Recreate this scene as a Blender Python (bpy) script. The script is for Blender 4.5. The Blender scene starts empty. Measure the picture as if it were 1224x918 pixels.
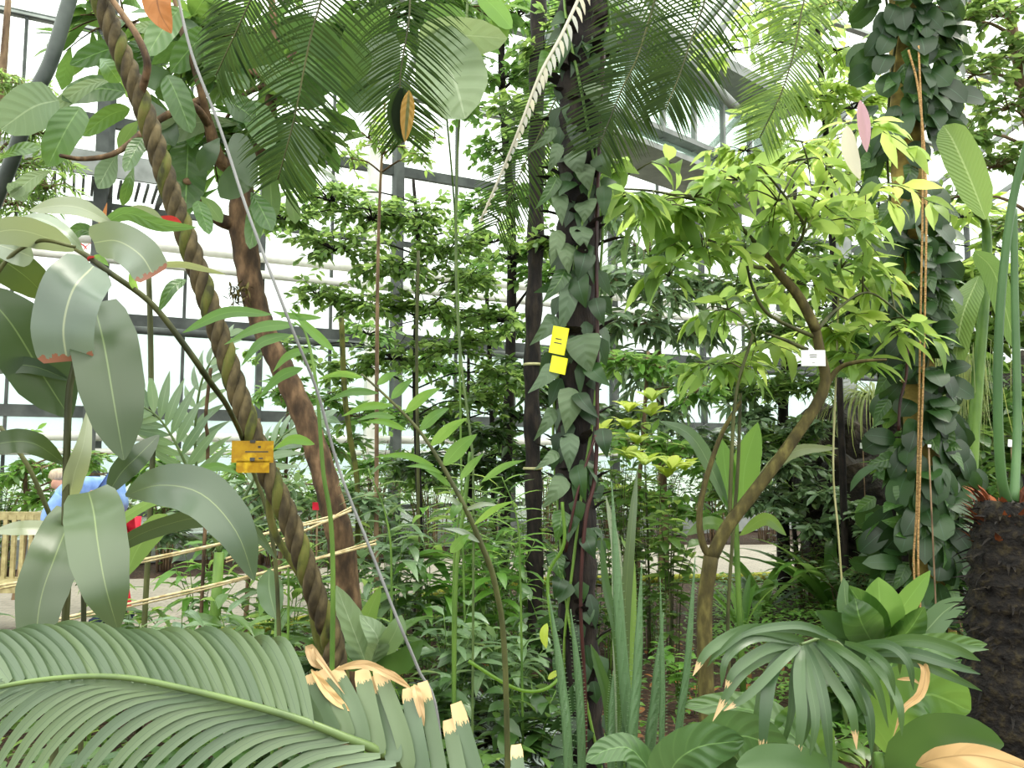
import bpy, math, random
import numpy as np
from mathutils import Vector, Matrix
random.seed(7)
rng = np.random.default_rng(7)
PI = math.pi
sc = bpy.context.scene
COL = sc.collection

# ------------------------------------------------------------------ camera, world, light
CAMZ, PITCH, F = 1.5, math.atan((550-459)/1000), 1000.0
cd = bpy.data.cameras.new('camera'); cam = bpy.data.objects.new('camera', cd); COL.objects.link(cam)
cam.location = (0, 0, CAMZ); cam.rotation_euler = (PI/2+PITCH, 0, 0)
cd.sensor_width = 36; cd.lens = 36*F/1224; cd.clip_start = .05; cd.clip_end = 300
sc.camera = cam
sc.view_settings.view_transform = 'Standard'; sc.view_settings.look = 'None'
sc.view_settings.exposure = 0.22; sc.view_settings.gamma = 1; sc.view_settings.use_curve_mapping = False
sc.cycles.max_bounces = 7; sc.cycles.diffuse_bounces = 4; sc.cycles.glossy_bounces = 2
sc.cycles.transmission_bounces = 4; sc.cycles.transparent_max_bounces = 16
sc.cycles.sample_clamp_indirect = 6; sc.cycles.caustics_reflective = False; sc.cycles.caustics_refractive = False

w = bpy.data.worlds.new('overcast_sky'); sc.world = w; w.use_nodes = True
nt = w.node_tree; nd = nt.nodes; lk = nt.links; nd.clear()
out = nd.new('ShaderNodeOutputWorld'); bg = nd.new('ShaderNodeBackground')
tc = nd.new('ShaderNodeTexCoord'); sp = nd.new('ShaderNodeSeparateXYZ'); rp = nd.new('ShaderNodeValToRGB')
lk.new(tc.outputs['Generated'], sp.inputs[0]); lk.new(sp.outputs['Z'], rp.inputs[0])
rp.color_ramp.elements[0].position = 0.0; rp.color_ramp.elements[0].color = (.30, .33, .34, 1)
rp.color_ramp.elements[1].position = 0.62; rp.color_ramp.elements[1].color = (1, .985, .93, 1)
e = rp.color_ramp.elements.new(.22); e.color = (.49, .49, .49, 1)
lk.new(rp.outputs[0], bg.inputs[0]); bg.inputs[1].default_value = 4.3
lk.new(bg.outputs[0], out.inputs[0])

def add_sun(energy, angle, frm, col=(1, .95, .82)):
    ld = bpy.data.lights.new('sun', 'SUN'); ld.energy = energy; ld.angle = angle; ld.color = col
    o = bpy.data.objects.new('sun', ld); COL.objects.link(o)
    o.rotation_euler = Vector(frm).to_track_quat('Z', 'Y').to_euler(); o.location = (0, 0, 20)
add_sun(3.2, math.radians(22), (.45, .35, 1.0))

_cp, _sp = math.cos(PITCH), math.sin(PITCH)
def P(px, py, d):
    """place in the room seen at photo pixel px,py at distance d ahead of the camera"""
    a, b = (px-612)/F, (459-py)/F
    y, z = _cp-b*_sp, _sp+b*_cp
    k = d/y
    return np.array((a*k, d, CAMZ+z*k))
def G(px, d, z=0.0):
    return np.array(((px-612)/F*d/(_cp*1.0), d, z))
CAMP = np.array((0, 0, CAMZ))

# ------------------------------------------------------------------ materials
def hx(s):
    v = [int(s[i:i+2], 16)/255 for i in (0, 2, 4)]
    return tuple((c/12.92 if c <= .04045 else ((c+.055)/1.055)**2.4) for c in v)
def rgba(c, k=1.0): return (c[0]*k, c[1]*k, c[2]*k, 1)
MATS = {}
def newmat(name):
    m = bpy.data.materials.new(name); m.use_nodes = True; m.node_tree.nodes.clear(); MATS[name] = m
    return m, m.node_tree.nodes, m.node_tree.links
def mth(nd, lk, op, a, b=None, clamp=False):
    n = nd.new('ShaderNodeMath'); n.operation = op; n.use_clamp = clamp
    for i, v in enumerate((a, b)):
        if v is None: continue
        if isinstance(v, (int, float)): n.inputs[i].default_value = v
        else: lk.new(v, n.inputs[i])
    return n.outputs[0]
def mixc(nd, lk, f, a, b):
    n = nd.new('ShaderNodeMix'); n.data_type = 'RGBA'
    if isinstance(f, (int, float)): n.inputs[0].default_value = f
    else: lk.new(f, n.inputs[0])
    for i, v in ((6, a), (7, b)):
        if isinstance(v, tuple): n.inputs[i].default_value = v
        else: lk.new(v, n.inputs[i])
    return n.outputs[2]
def leafmat(name, col, back=None, trans=None, vein=None, veinw=.025, rough=.38, tl=.35, side=0, dry=None,
            drycol='c9a06a', stripes=None, spots=None, spec=.5, vary=1.0):
    m, nd, lk = newmat(name)
    c = hx(col); b = hx(back) if back else tuple(x*1.25+.02 for x in c)
    t = hx(trans) if trans else (min(1, c[0]*2.6+.03), min(1, c[1]*2.4+.06), c[2]*.9)
    lum = .3*t[0]+.6*t[1]+.1*t[2]; t = tuple(x*.8+lum*.2 for x in t)
    at = nd.new('ShaderNodeAttribute'); at.attribute_name = 'rnd'; r = at.outputs['Fac']
    k1, k2 = 1-.38*vary, 1+.42*vary
    base = mixc(nd, lk, r, (c[0]*k1, c[1]*k1, c[2]*k1, 1), (c[0]*k2*1.1, c[1]*k2, c[2]*k2*.85, 1))
    uv = nd.new('ShaderNodeUVMap'); s = nd.new('ShaderNodeSeparateXYZ'); lk.new(uv.outputs[0], s.inputs[0])
    u, v = s.outputs[0], s.outputs[1]
    au = mth(nd, lk, 'ABSOLUTE', mth(nd, lk, 'SUBTRACT', u, .5))
    bump_src = None
    if stripes:      # silver bands either side of the midrib
        f = mth(nd, lk, 'MULTIPLY', mth(nd, lk, 'GREATER_THAN', au, .10), mth(nd, lk, 'LESS_THAN', au, .34))
        base = mixc(nd, lk, f, base, rgba(hx(stripes)))
    if side:
        wv = mth(nd, lk, 'SINE', mth(nd, lk, 'MULTIPLY', mth(nd, lk, 'SUBTRACT', v, mth(nd, lk, 'MULTIPLY', au, .35)), side*6.283))
        f = mth(nd, lk, 'MULTIPLY', mth(nd, lk, 'GREATER_THAN', wv, .9), .16 if not spots else .45)
        base = mixc(nd, lk, f, base, rgba(hx(vein) if vein else c, 1.0 if vein else 1.8)); bump_src = wv
    if vein:
        base = mixc(nd, lk, mth(nd, lk, 'LESS_THAN', au, veinw), base, rgba(hx(vein)))
    dfac = None
    if dry is not None:
        no = nd.new('ShaderNodeTexNoise'); no.inputs['Scale'].default_value = 9; lk.new(uv.outputs[0], no.inputs[0])
        vv = mth(nd, lk, 'ADD', v, mth(nd, lk, 'MULTIPLY', mth(nd, lk, 'SUBTRACT', no.outputs[0], .5), .18))
        dfac = mth(nd, lk, 'GREATER_THAN', vv, dry)
        base = mixc(nd, lk, dfac, base, rgba(hx(drycol)))
    geo = nd.new('ShaderNodeNewGeometry')
    fb = mth(nd, lk, 'MULTIPLY', geo.outputs['Backfacing'], .8)
    bcol = mixc(nd, lk, fb, base, rgba(b)) if dry is None else base
    pr = nd.new('ShaderNodeBsdfPrincipled'); lk.new(bcol, pr.inputs['Base Color'])
    pr.inputs['Roughness'].default_value = rough; pr.inputs['Specular IOR Level'].default_value = spec
    if bump_src is not None:
        bp = nd.new('ShaderNodeBump'); bp.inputs['Strength'].default_value = .25; bp.inputs['Distance'].default_value = .004
        lk.new(bump_src, bp.inputs['Height']); lk.new(bp.outputs[0], pr.inputs['Normal'])
    tr = nd.new('ShaderNodeBsdfTranslucent')
    tcol = mixc(nd, lk, r, (t[0]*.75, t[1]*.8, t[2], 1), (min(1, t[0]*1.2), min(1, t[1]*1.1), t[2], 1))
    if dfac is not None: tcol = mixc(nd, lk, dfac, tcol, rgba(hx(drycol)))
    lk.new(tcol, tr.inputs[0])
    mx = nd.new('ShaderNodeMixShader'); mx.inputs[0].default_value = tl
    lk.new(pr.outputs[0], mx.inputs[1]); lk.new(tr.outputs[0], mx.inputs[2])
    o = nd.new('ShaderNodeOutputMaterial'); lk.new(mx.outputs[0], o.inputs[0])
    return m
def barkmat(name, c1, c2, scale=14, stretch=(1, 1, .25), bump=.6, rough=.85, c3=None, dist=.02):
    m, nd, lk = newmat(name)
    tcn = nd.new('ShaderNodeTexCoord'); mp = nd.new('ShaderNodeMapping'); mp.inputs['Scale'].default_value = stretch
    lk.new(tcn.outputs['Object'], mp.inputs[0])
    no = nd.new('ShaderNodeTexNoise'); no.inputs['Scale'].default_value = scale; no.inputs['Detail'].default_value = 6
    lk.new(mp.outputs[0], no.inputs[0])
    rp = nd.new('ShaderNodeValToRGB'); rp.color_ramp.elements[0].color = rgba(hx(c1)); rp.color_ramp.elements[1].color = rgba(hx(c2))
    rp.color_ramp.elements[0].position = .35; rp.color_ramp.elements[1].position = .68
    if c3: e = rp.color_ramp.elements.new(.52); e.color = rgba(hx(c3))
    lk.new(no.outputs[0], rp.inputs[0])
    pr = nd.new('ShaderNodeBsdfPrincipled'); lk.new(rp.outputs[0], pr.inputs['Base Color']); pr.inputs['Roughness'].default_value = rough
    pr.inputs['Specular IOR Level'].default_value = .3
    bp = nd.new('ShaderNodeBump'); bp.inputs['Strength'].default_value = bump; bp.inputs['Distance'].default_value = dist
    lk.new(no.outputs[0], bp.inputs['Height']); lk.new(bp.outputs[0], pr.inputs['Normal'])
    o = nd.new('ShaderNodeOutputMaterial'); lk.new(pr.outputs[0], o.inputs[0])
    return m
def glassmat(name, tint, haze=.18, hazecol='dfeee6'):
    m, nd, lk = newmat(name)
    t = nd.new('ShaderNodeBsdfTransparent'); t.inputs[0].default_value = (*tint, 1)
    d = nd.new('ShaderNodeBsdfDiffuse'); d.inputs[0].default_value = rgba(hx(hazecol))
    d2 = nd.new('ShaderNodeBsdfTranslucent'); d2.inputs[0].default_value = rgba(hx(hazecol))
    a = nd.new('ShaderNodeMixShader'); a.inputs[0].default_value = .6; lk.new(d.outputs[0], a.inputs[1]); lk.new(d2.outputs[0], a.inputs[2])
    b = nd.new('ShaderNodeMixShader'); b.inputs[0].default_value = haze; lk.new(t.outputs[0], b.inputs[1]); lk.new(a.outputs[0], b.inputs[2])
    g = nd.new('ShaderNodeBsdfGlossy'); g.inputs['Roughness'].default_value = .08
    c = nd.new('ShaderNodeMixShader'); c.inputs[0].default_value = .05; lk.new(b.outputs[0], c.inputs[1]); lk.new(g.outputs[0], c.inputs[2])
    o = nd.new('ShaderNodeOutputMaterial'); lk.new(c.outputs[0], o.inputs[0])
    return m

M = {}
L = lambda k, *a, **kw: M.__setitem__(k, leafmat('leaf_'+k, *a, **kw))
L('ginger', '43563e', back='56684a', vein='6c7c52', veinw=.012, rough=.33, tl=.12, spec=.6, vary=.3, trans='7c9a2a')
L('ginger_dark', '2c3f26', back='43562e', vein='5c6e44', veinw=.012, rough=.34, tl=.14, spec=.5, vary=.3, trans='7fa01c')
L('ginger_tip', '66766a', back='6d7c58', vein='98a284', veinw=.016, rough=.34, tl=.2, dry=.93, drycol='8a5c46', vary=.2)
L('ginger_pale', '758472', back='77866a', vein='9aa488', veinw=.014, rough=.32, tl=.2, vary=.3, spec=.6)
L('frond', '50664a', back='51683f', rough=.42, tl=.14, vary=.45, spec=.5, trans='6c8a3a', vein='3c5038', veinw=.02)
L('frond_dry', '50664a', rough=.42, tl=.14, vary=.3, dry=.88, drycol='c9ad7c', trans='6c8a3a')
L('fanpalm', '36522f', back='405c32', rough=.38, tl=.13, vary=.6, vein='4d6640', veinw=.02, trans='6f9a2a')
L('fanpalm_dry', '36522f', rough=.4, tl=.13, vary=.5, dry=.86, drycol='c4a87c')
L('straw', 'b39a70', back='b39a70', vein='9a7c50', veinw=.03, rough=.6, tl=.2, trans='c8a868', vary=.6, side=3)
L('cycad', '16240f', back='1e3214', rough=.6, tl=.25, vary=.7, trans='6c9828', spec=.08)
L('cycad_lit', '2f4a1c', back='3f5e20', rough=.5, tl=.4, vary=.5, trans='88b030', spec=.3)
L('cycad_yellow', 'a07c1c', back='a07c1c', vein='4a5a18', veinw=.12, rough=.45, tl=.45, vary=.4, trans='e0a820', side=6)
L('white_dry', 'c9cbbd', back='c9cbbd', rough=.7, tl=.35, trans='d8d8c8', vary=.2)
L('rubber', '305424', back='3f682c', vein='668848', veinw=.018, rough=.32, tl=.34, side=7, trans='7cac26', vary=1)
L('rubber_pale', '6a8468', back='6c8862', vein='9aac8c', veinw=.018, rough=.35, tl=.3, side=8, vary=.4, trans='9cb870')
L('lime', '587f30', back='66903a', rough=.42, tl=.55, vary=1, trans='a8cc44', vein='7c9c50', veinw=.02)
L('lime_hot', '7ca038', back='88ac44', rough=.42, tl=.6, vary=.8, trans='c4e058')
L('mid', '43642c', back='507436', rough=.34, tl=.42, vary=1.1, spec=.6, trans='9cc440', vein='66804a', veinw=.02)
L('fine', '4a6a2e', back='587c38', rough=.42, tl=.52, vary=1.1, trans='a4cc50')
L('fresh', '4c7a2c', back='588638', rough=.4, tl=.45, vary=.8, trans='94c440', vein='6a9448', veinw=.018)
L('dark', '2c4a22', back='3c5a2a', rough=.36, tl=.28, vary=1.1, trans='6f9c24')
L('grey', '5f7c5c', back='6c8a62', rough=.32, tl=.3, vary=.8, spec=.7, trans='94b860', vein='8a9f78', veinw=.02)
L('heart', '4a6046', back='54684a', rough=.5, tl=.12, vary=.4, side=5, trans='7ca030', spec=.35)
L('heart_dark', '1f3c1a', back='2e4c20', rough=.42, tl=.16, vary=1, trans='5a8420', spec=.4, vein='36543a', veinw=.015)
L('silver', '2c3230', back='3c2f38', stripes='9aa8a2', rough=.3, tl=.1, vary=.6)
L('croton', '98b034', back='a0b840', rough=.4, tl=.5, vary=.6, trans='cce048', vein='b4c860', veinw=.02)
L('banana', '5f8040', back='6c8c48', vein='9ab070', rough=.4, tl=.35, side=22, trans='90b838', vary=.3)
L('calathea', '3f6034', back='486a3a', vein='678a50', veinw=.014, rough=.3, tl=.2, side=9, vary=.3, trans='84ac4a')
L('brown', '8f6238', back='9a6a3c', rough=.7, tl=.35, trans='c07830', vary=.6, side=6, vein='6c4424')
L('pink', 'c99aa0', back='d0a8a8', rough=.5, tl=.4, trans='e0b0b0', vary=.2)
L('pinkwhite', 'd8d2b8', back='d8d2c0', rough=.5, tl=.4, trans='e8e0c0', vary=.2)
L('red', 'a8281c', back='a83020', rough=.5, tl=.3, trans='d83020', vary=.4)
L('grass', '7c8c5c', back='7c8c5c', rough=.5, tl=.35, vary=.8)
L('sansev', '50704c', back='50704c', rough=.42, tl=.1, vary=.4, side=14)
M['vinebark'] = barkmat('vine_bark', '2c2616', '5c5236', 26, (1, 1, .5), .5, c3='453d26')
M['vinemoss'] = barkmat('vine_moss', '2e3016', '585428', 22, (1, 1, .5), .5, c3='4f5420')
M['brownbark'] = barkmat('brown_bark', '33281c', '7a6248', 20, (1, 1, .4), .7, c3='54422e')
M['darkbark'] = barkmat('dark_fibrous_bark', '0b0a08', '2c261e', 24, (1, 1, .3), 1, c3='1d1814')
M['olivebark'] = barkmat('olive_bark', '3a351c', '6a6436', 22, (1, 1, .4), .5, c3='4c4624')
M['palmbark'] = barkmat('tan_bark', '6a5a2c', 'a8924c', 9, (1, 1, 1.5), .4)
M['fibre'] = barkmat('palm_fibre', '070604', '2c2614', 40, (1, 1, 1), 1, c3='14100a')
M['redfibre'] = barkmat('red_fibre', '42200f', '8c4c26', 30, (1, 1, .3), .6)
M['greencane'] = barkmat('green_cane', '3a5a22', '6a8a3a', 10, (1, 1, .3), .1, rough=.45)
M['darkcane'] = barkmat('dark_cane', '2a3018', '565a30', 14, (1, 1, .3), .2, rough=.6)
M['palecane'] = barkmat('pale_cane', '8a8a58', 'b8b488', 10, (1, 1, .3), .1, rough=.5)
M['bluecane'] = barkmat('blue_green_cane', '32502a', '4a6c3c', 8, (1, 1, .3), .1, rough=.4)
M['twig'] = barkmat('twig', '4a3a2c', '8a7458', 20, (1, 1, .3), .3)
M['rachis'] = barkmat('rachis', '475a34', '5f7440', 12, (1, 1, 1), .1, rough=.4)
M['redroot'] = barkmat('red_root', '1c0c08', '40201a', 20, (1, 1, .2), .3, rough=.5)
M['rope'] = barkmat('rope', '8a6a40', 'c09c68', 60, (1, 1, 2), .6)
M['straws'] = barkmat('straw_stick', '9a8a60', 'cfc298', 30, (1, 1, 1), .2)
M['soil'] = barkmat('soil', '2a1c14', '5a4232', 30, (1, 1, 1), 1, c3='3a281c', dist=.04)
M['rock'] = barkmat('rock', '12100c', '3c3428', 5, (1, 1, 1), 1, c3='201c14', dist=.15)
M['steel'] = barkmat('dark_steel', '3c403e', '555a56', 4, (1, 1, 1), .05, rough=.6)
M['greysteel'] = barkmat('grey_steel', '7c807c', '989c98', 4, (1, 1, 1), .05, rough=.6)
M['white'] = barkmat('white_paint', 'd0d0c4', 'e8e8e0', 5, (1, 1, 1), .05, rough=.5)
M['wood'] = barkmat('bench_wood', '8a8058', 'b0a67a', 20, (1, 1, 1), .2)
M['bluecane2'] = barkmat('pole', '3c4440', '59625c', 6, (1, 1, 1), .1, rough=.5)
M['wire'] = barkmat('wire', '6c6e6c', '8c8e8c', 6, (1, 1, 1), .05, rough=.5)
M['skin'] = barkmat('skin', 'c09078', 'd0a088', 8, (1, 1, 1), .02, rough=.6)
M['hair'] = barkmat('hair', '9a8a78', 'b8a890', 60, (1, 1, .2), .2, rough=.7)
M['shirt'] = barkmat('blue_shirt', '6f90cc', '8aa8dc', 12, (1, 1, 1), .2)
M['redcloth'] = barkmat('red_cloth', 'b81a30', 'd82840', 12, (1, 1, 1), .2)
M['denim'] = barkmat('dark_shoe', '1c2438', '2c3850', 12, (1, 1, 1), .1)
M['yellow'] = barkmat('yellow_tag', 'a8860c', 'c8a81c', 18, (1, 1, 1), .1, rough=.3, c3='94700c')
M['yellowbright'] = barkmat('bright_yellow_tag', 'd8d41c', 'f0ec30', 18, (1, 1, 1), .05, rough=.35)
M['whitetag'] = barkmat('white_tag', 'd4d8d4', 'e4e8e4', 8, (1, 1, 1), .02, rough=.4)
M['ink'] = barkmat('ink', '30302c', '50504c', 8, (1, 1, 1), .02)
M['moss'] = barkmat('moss', '6a7020', 'a8a83c', 40, (1, 1, 1), 1)
def pavemat():
    m, nd, lk = newmat('paving')
    tcn = nd.new('ShaderNodeTexCoord'); br = nd.new('ShaderNodeTexBrick'); lk.new(tcn.outputs['Object'], br.inputs[0])
    br.inputs['Color1'].default_value = rgba(hx('938b80')); br.inputs['Color2'].default_value = rgba(hx('847c73')); br.inputs['Mortar'].default_value = rgba(hx('69625c'))
    br.inputs['Scale'].default_value = 3.2; br.inputs['Mortar Size'].default_value = .015
    no = nd.new('ShaderNodeTexNoise'); no.inputs['Scale'].default_value = 6; lk.new(tcn.outputs['Object'], no.inputs[0])
    c = mixc(nd, lk, .25, br.outputs[0], no.outputs[1]); c = mixc(nd, lk, .18, br.outputs[0], rgba(hx('8a7c6c')))
    pr = nd.new('ShaderNodeBsdfPrincipled'); lk.new(c, pr.inputs['Base Color']); pr.inputs['Roughness'].default_value = .8
    o = nd.new('ShaderNodeOutputMaterial'); lk.new(pr.outputs[0], o.inputs[0]); return m
M['paving'] = pavemat()
M['glass'] = glassmat('clear_glass', (.93, .97, .95), .10)
M['glass_low'] = glassmat('hazed_glass', (.78, .86, .82), .22)

# ------------------------------------------------------------------ mesh builder
PROF = {
 'ell': ([0, .06, .15, .3, .5, .7, .85, .95, 1], [.06, .32, .62, .9, 1, .86, .56, .25, .03]),
 'lance': ([0, .08, .2, .38, .6, .8, .92, 1], [.06, .45, .82, 1, .8, .45, .2, .02]),
 'heart': ([0, .04, .12, .28, .5, .7, .87, 1], [.25, .72, .95, 1, .82, .52, .22, .02]),
 'strap': ([0, .1, .3, .6, .85, 1], [.45, .8, 1, .95, .6, .04]),
 'blunt': ([0, .08, .3, .7, .94, 1], [.5, .9, 1, .98, .9, .7]),
 'obov': ([0, .2, .45, .7, .88, 1], [.07, .38, .8, 1, .75, .08]),
 'needle': ([0, .1, .6, 1], [.7, 1, .85, .1]),
 'droop': ([0, .1, .3, .6, .8, .93, 1], [.7, .9, 1, .95, .7, .35, .04]),
 'broad': ([0, .05, .2, .5, .78, .93, 1], [.1, .4, .85, 1, .85, .5, .05]),
}
def nrm(a):
    return a/np.maximum(np.linalg.norm(a, axis=-1, keepdims=True), 1e-9)
def spline(pts, n):
    p = np.asarray(pts, float)
    if len(p) == 2: t = np.linspace(0, 1, n)[:, None]; return p[0]*(1-t)+p[1]*t
    q = np.vstack([2*p[0]-p[1], p, 2*p[-1]-p[-2]]); m = len(p)-1
    r = []
    for t in np.linspace(0, m, n):
        i = min(int(t), m-1); f = t-i; a, b, c, d = q[i], q[i+1], q[i+2], q[i+3]
        r.append(.5*((2*b)+(c-a)*f+(2*a-5*b+4*c-d)*f*f+(3*b-a-3*c+d)*f**3))
    return np.array(r)
class MB:
    def __init__(s): s.V = []; s.Fc = []; s.U = []; s.R = []; s.n = 0
    def add(s, V, Fc, U=None, R=None):
        V = np.asarray(V, float).reshape(-1, 3); k = len(V)
        s.V.append(V); s.Fc.append(np.asarray(Fc, int).reshape(-1, 4)+s.n); s.n += k
        s.U.append(np.zeros((k, 2)) if U is None else np.asarray(U, float).reshape(-1, 2))
        s.R.append(np.full(k, .5) if R is None else np.asarray(R, float).reshape(-1))
    def tube(s, pts, r, n=8, steps=None, taper=True):
        p = spline(pts, steps) if steps else np.asarray(pts, float)
        m = len(p); r = np.interp(np.linspace(0, 1, m), np.linspace(0, 1, len(r)), r) if not np.isscalar(r) else np.full(m, r)
        p = np.vstack([p[0], p, p[-1]]); r = np.concatenate([[1e-4], r, [1e-4]]); m += 2
        T = nrm(np.gradient(p[1:-1], axis=0)); T = np.vstack([T[0], T, T[-1]])
        ref = np.array((1., 0, 0)) if abs(T[1][0]) < .8 else np.array((0, 1., 0))
        A = np.zeros_like(p); cur = ref
        for i in range(m):
            cur = cur-T[i]*np.dot(cur, T[i]); cur = cur/np.linalg.norm(cur); A[i] = cur
        B = np.cross(T, A); th = np.arange(n)*2*PI/n
        V = p[:, None]+r[:, None, None]*(np.cos(th)[None, :, None]*A[:, None]+np.sin(th)[None, :, None]*B[:, None])
        I = np.arange(m-1)[:, None]*n+np.arange(n)[None]; J = np.arange(m-1)[:, None]*n+(np.arange(n)[None]+1) % n
        Fc = np.stack([I, J, J+n, I+n], -1).reshape(-1, 4)
        U = np.stack(np.broadcast_arrays(th[None]/(2*PI), np.linspace(0, 1, m)[:, None]), -1)
        s.add(V, Fc, U)
    def leaves(s, B, T, Ln, W, prof='ell', droop=.6, fold=.2, roll=0, seg=4, up=None, rnd=None, tmax=1.0):
        B = np.asarray(B, float).reshape(-1, 3); N_ = len(B); T = nrm(np.broadcast_to(np.asarray(T, float), (N_, 3)))
        Ln = np.broadcast_to(Ln, N_).astype(float); W = np.broadcast_to(W, N_).astype(float)
        droop = np.broadcast_to(droop, N_).astype(float)+1e-3; roll = np.broadcast_to(roll, N_).astype(float)
        up = np.array((0, 0, 1.)) if up is None else np.asarray(up, float)
        up = np.broadcast_to(up, (N_, 3)); N = up-(up*T).sum(-1, keepdims=True)*T
        bad = np.linalg.norm(N, axis=-1) < .12
        if bad.any():
            q = rng.normal(size=(N_, 3)); q = q-(q*T).sum(-1, keepdims=True)*T; N = np.where(bad[:, None], q, N)
        N = nrm(N); S = np.cross(T, N); cr, sr = np.cos(roll)[:, None], np.sin(roll)[:, None]
        N, S = N*cr+S*sr, S*cr-N*sr
        t = np.linspace(0, tmax, seg+1); w_ = np.interp(t, *PROF[prof])
        a = droop[:, None]*t[None]
        c = B[:, None]+Ln[:, None, None]*((np.sin(a)/droop[:, None])[..., None]*T[:, None]-((1-np.cos(a))/droop[:, None])[..., None]*N[:, None])
        n_ = N[:, None]*np.cos(a)[..., None]+T[:, None]*np.sin(a)[..., None]
        hw = (W[:, None]*w_[None]/2)[..., None]
        Lf = c-S[:, None]*hw+n_*hw*fold; Rt = c+S[:, None]*hw+n_*hw*fold
        V = np.stack([Lf, c, Rt], 2).reshape(-1, 3)
        k = (seg+1)*3; b0 = np.arange(N_)[:, None, None]*k+np.arange(seg)[None, :, None]*3+np.arange(2)[None, None]
        Fc = np.stack([b0, b0+1, b0+4, b0+3], -1).reshape(-1, 4)
        U = np.broadcast_to(np.stack(np.broadcast_arrays(np.array([0, .5, 1.])[None], t[:, None]), -1)[None], (N_, seg+1, 3, 2))
        rn = rng.random(N_) if rnd is None else np.broadcast_to(rnd, N_)
        s.add(V, Fc, U, np.repeat(rn, k))
    def hleaf(s, pts, W, prof='ell', roll=0., fold=.15, seg=14, ac=6, wave=.0, t0=0., t1=1., rnd=None, face=None):
        """one shaped leaf along a curve of room points"""
        p = spline(pts, seg+1); T = nrm(np.gradient(p, axis=0))
        t = np.linspace(t0, t1, seg+1); w_ = np.interp(t, *PROF[prof])*W/2
        vw = nrm((CAMP if face is None else np.asarray(face, float))-p); N = nrm(vw-(vw*T).sum(-1, keepdims=True)*T)
        S = np.cross(T, N); N, S = N*math.cos(roll)+S*math.sin(roll), S*math.cos(roll)-N*math.sin(roll)
        x = np.linspace(-1, 1, ac+1); ph = random.random()*6
        V = p[:, None]+S[:, None]*(w_[:, None]*x[None])[..., None]+N[:, None]*(w_[:, None]*(fold*np.abs(x)[None]+wave*np.sin(np.linspace(0, 17, seg+1)[:, None]+ph+x[None]*1.5)*np.abs(x)[None]))[..., None]
        I = np.arange(seg)[:, None]*(ac+1)+np.arange(ac)[None]
        Fc = np.stack([I, I+1, I+ac+2, I+ac+1], -1)
        U = np.stack(np.broadcast_arrays((x[None]+1)/2, t[:, None]), -1)
        s.add(V, Fc, U, np.full((seg+1)*(ac+1), random.random() if rnd is None else rnd))
    def box(s, c, sz, X=(1, 0, 0), Y=(0, 1, 0), Z=(0, 0, 1)):
        c, X, Y, Z = [np.asarray(v, float) for v in (c, X, Y, Z)]; h = np.asarray(sz)/2
        V = [c+X*h[0]*i+Y*h[1]*j+Z*h[2]*k for i in (-1, 1) for j in (-1, 1) for k in (-1, 1)]
        s.add(V, [[0, 1, 3, 2], [4, 6, 7, 5], [0, 4, 5, 1], [2, 3, 7, 6], [0, 2, 6, 4], [1, 5, 7, 3]])
    def build(s, name, mat, parent=None, smooth=True, origin=None):
        V = np.vstack(s.V); Fc = np.vstack(s.Fc); U = np.vstack(s.U); R = np.concatenate(s.R)
        org = np.zeros(3)
        if parent is not None: org = np.array(parent.matrix_world.translation if parent.parent is None and parent.type == 'EMPTY' else WORG.get(parent.name, (0, 0, 0)))
        elif origin is not None: org = np.asarray(origin, float)
        me = bpy.data.meshes.new(name); me.vertices.add(len(V)); me.vertices.foreach_set('co', (V-org).astype(np.float32).ravel())
        me.loops.add(Fc.size); me.loops.foreach_set('vertex_index', Fc.ravel().astype(np.int32))
        me.polygons.add(len(Fc)); me.polygons.foreach_set('loop_start', np.arange(len(Fc), dtype=np.int32)*4)
        me.polygons.foreach_set('loop_total', np.full(len(Fc), 4, np.int32))
        uvl = me.uv_layers.new(name='UVMap'); uvl.data.foreach_set('uv', U[Fc.ravel()].astype(np.float32).ravel())
        at = me.attributes.new('rnd', 'FLOAT', 'POINT'); at.data.foreach_set('value', R.astype(np.float32))
        me.polygons.foreach_set('use_smooth', np.full(len(Fc), smooth)); me.update(); me.validate()
        me.materials.append(M[mat] if isinstance(mat, str) else mat)
        o = bpy.data.objects.new(name, me); COL.objects.link(o)
        if parent is not None: o.parent = parent; WORG[o.name] = tuple(org)
        else: o.location = org; WORG[o.name] = tuple(org)
        return o
WORG = {}
def thing(name, label, cat, loc, group=None):
    o = bpy.data.objects.new(name, None); COL.objects.link(o); o.location = tuple(map(float, loc)); o.empty_display_size = .1
    o['label'] = label; o['category'] = cat
    if group: o['group'] = group
    o.matrix_world = Matrix.Translation(o.location); WORG[o.name] = tuple(map(float, loc))
    return o
def tag(o, label, cat, group=None, kind=None):
    o['label'] = label; o['category'] = cat
    if group: o['group'] = group
    if kind: o['kind'] = kind
    return o
def struct(o): o['kind'] = 'structure'; return o
def px2m(px, d): return px*d/F
def rdir(n, zlo=-1, zhi=1):
    z = rng.uniform(zlo, zhi, n); a = rng.uniform(0, 2*PI, n); r = np.sqrt(np.maximum(0, 1-z*z))
    return np.stack([r*np.cos(a), r*np.sin(a), z], -1)

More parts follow.
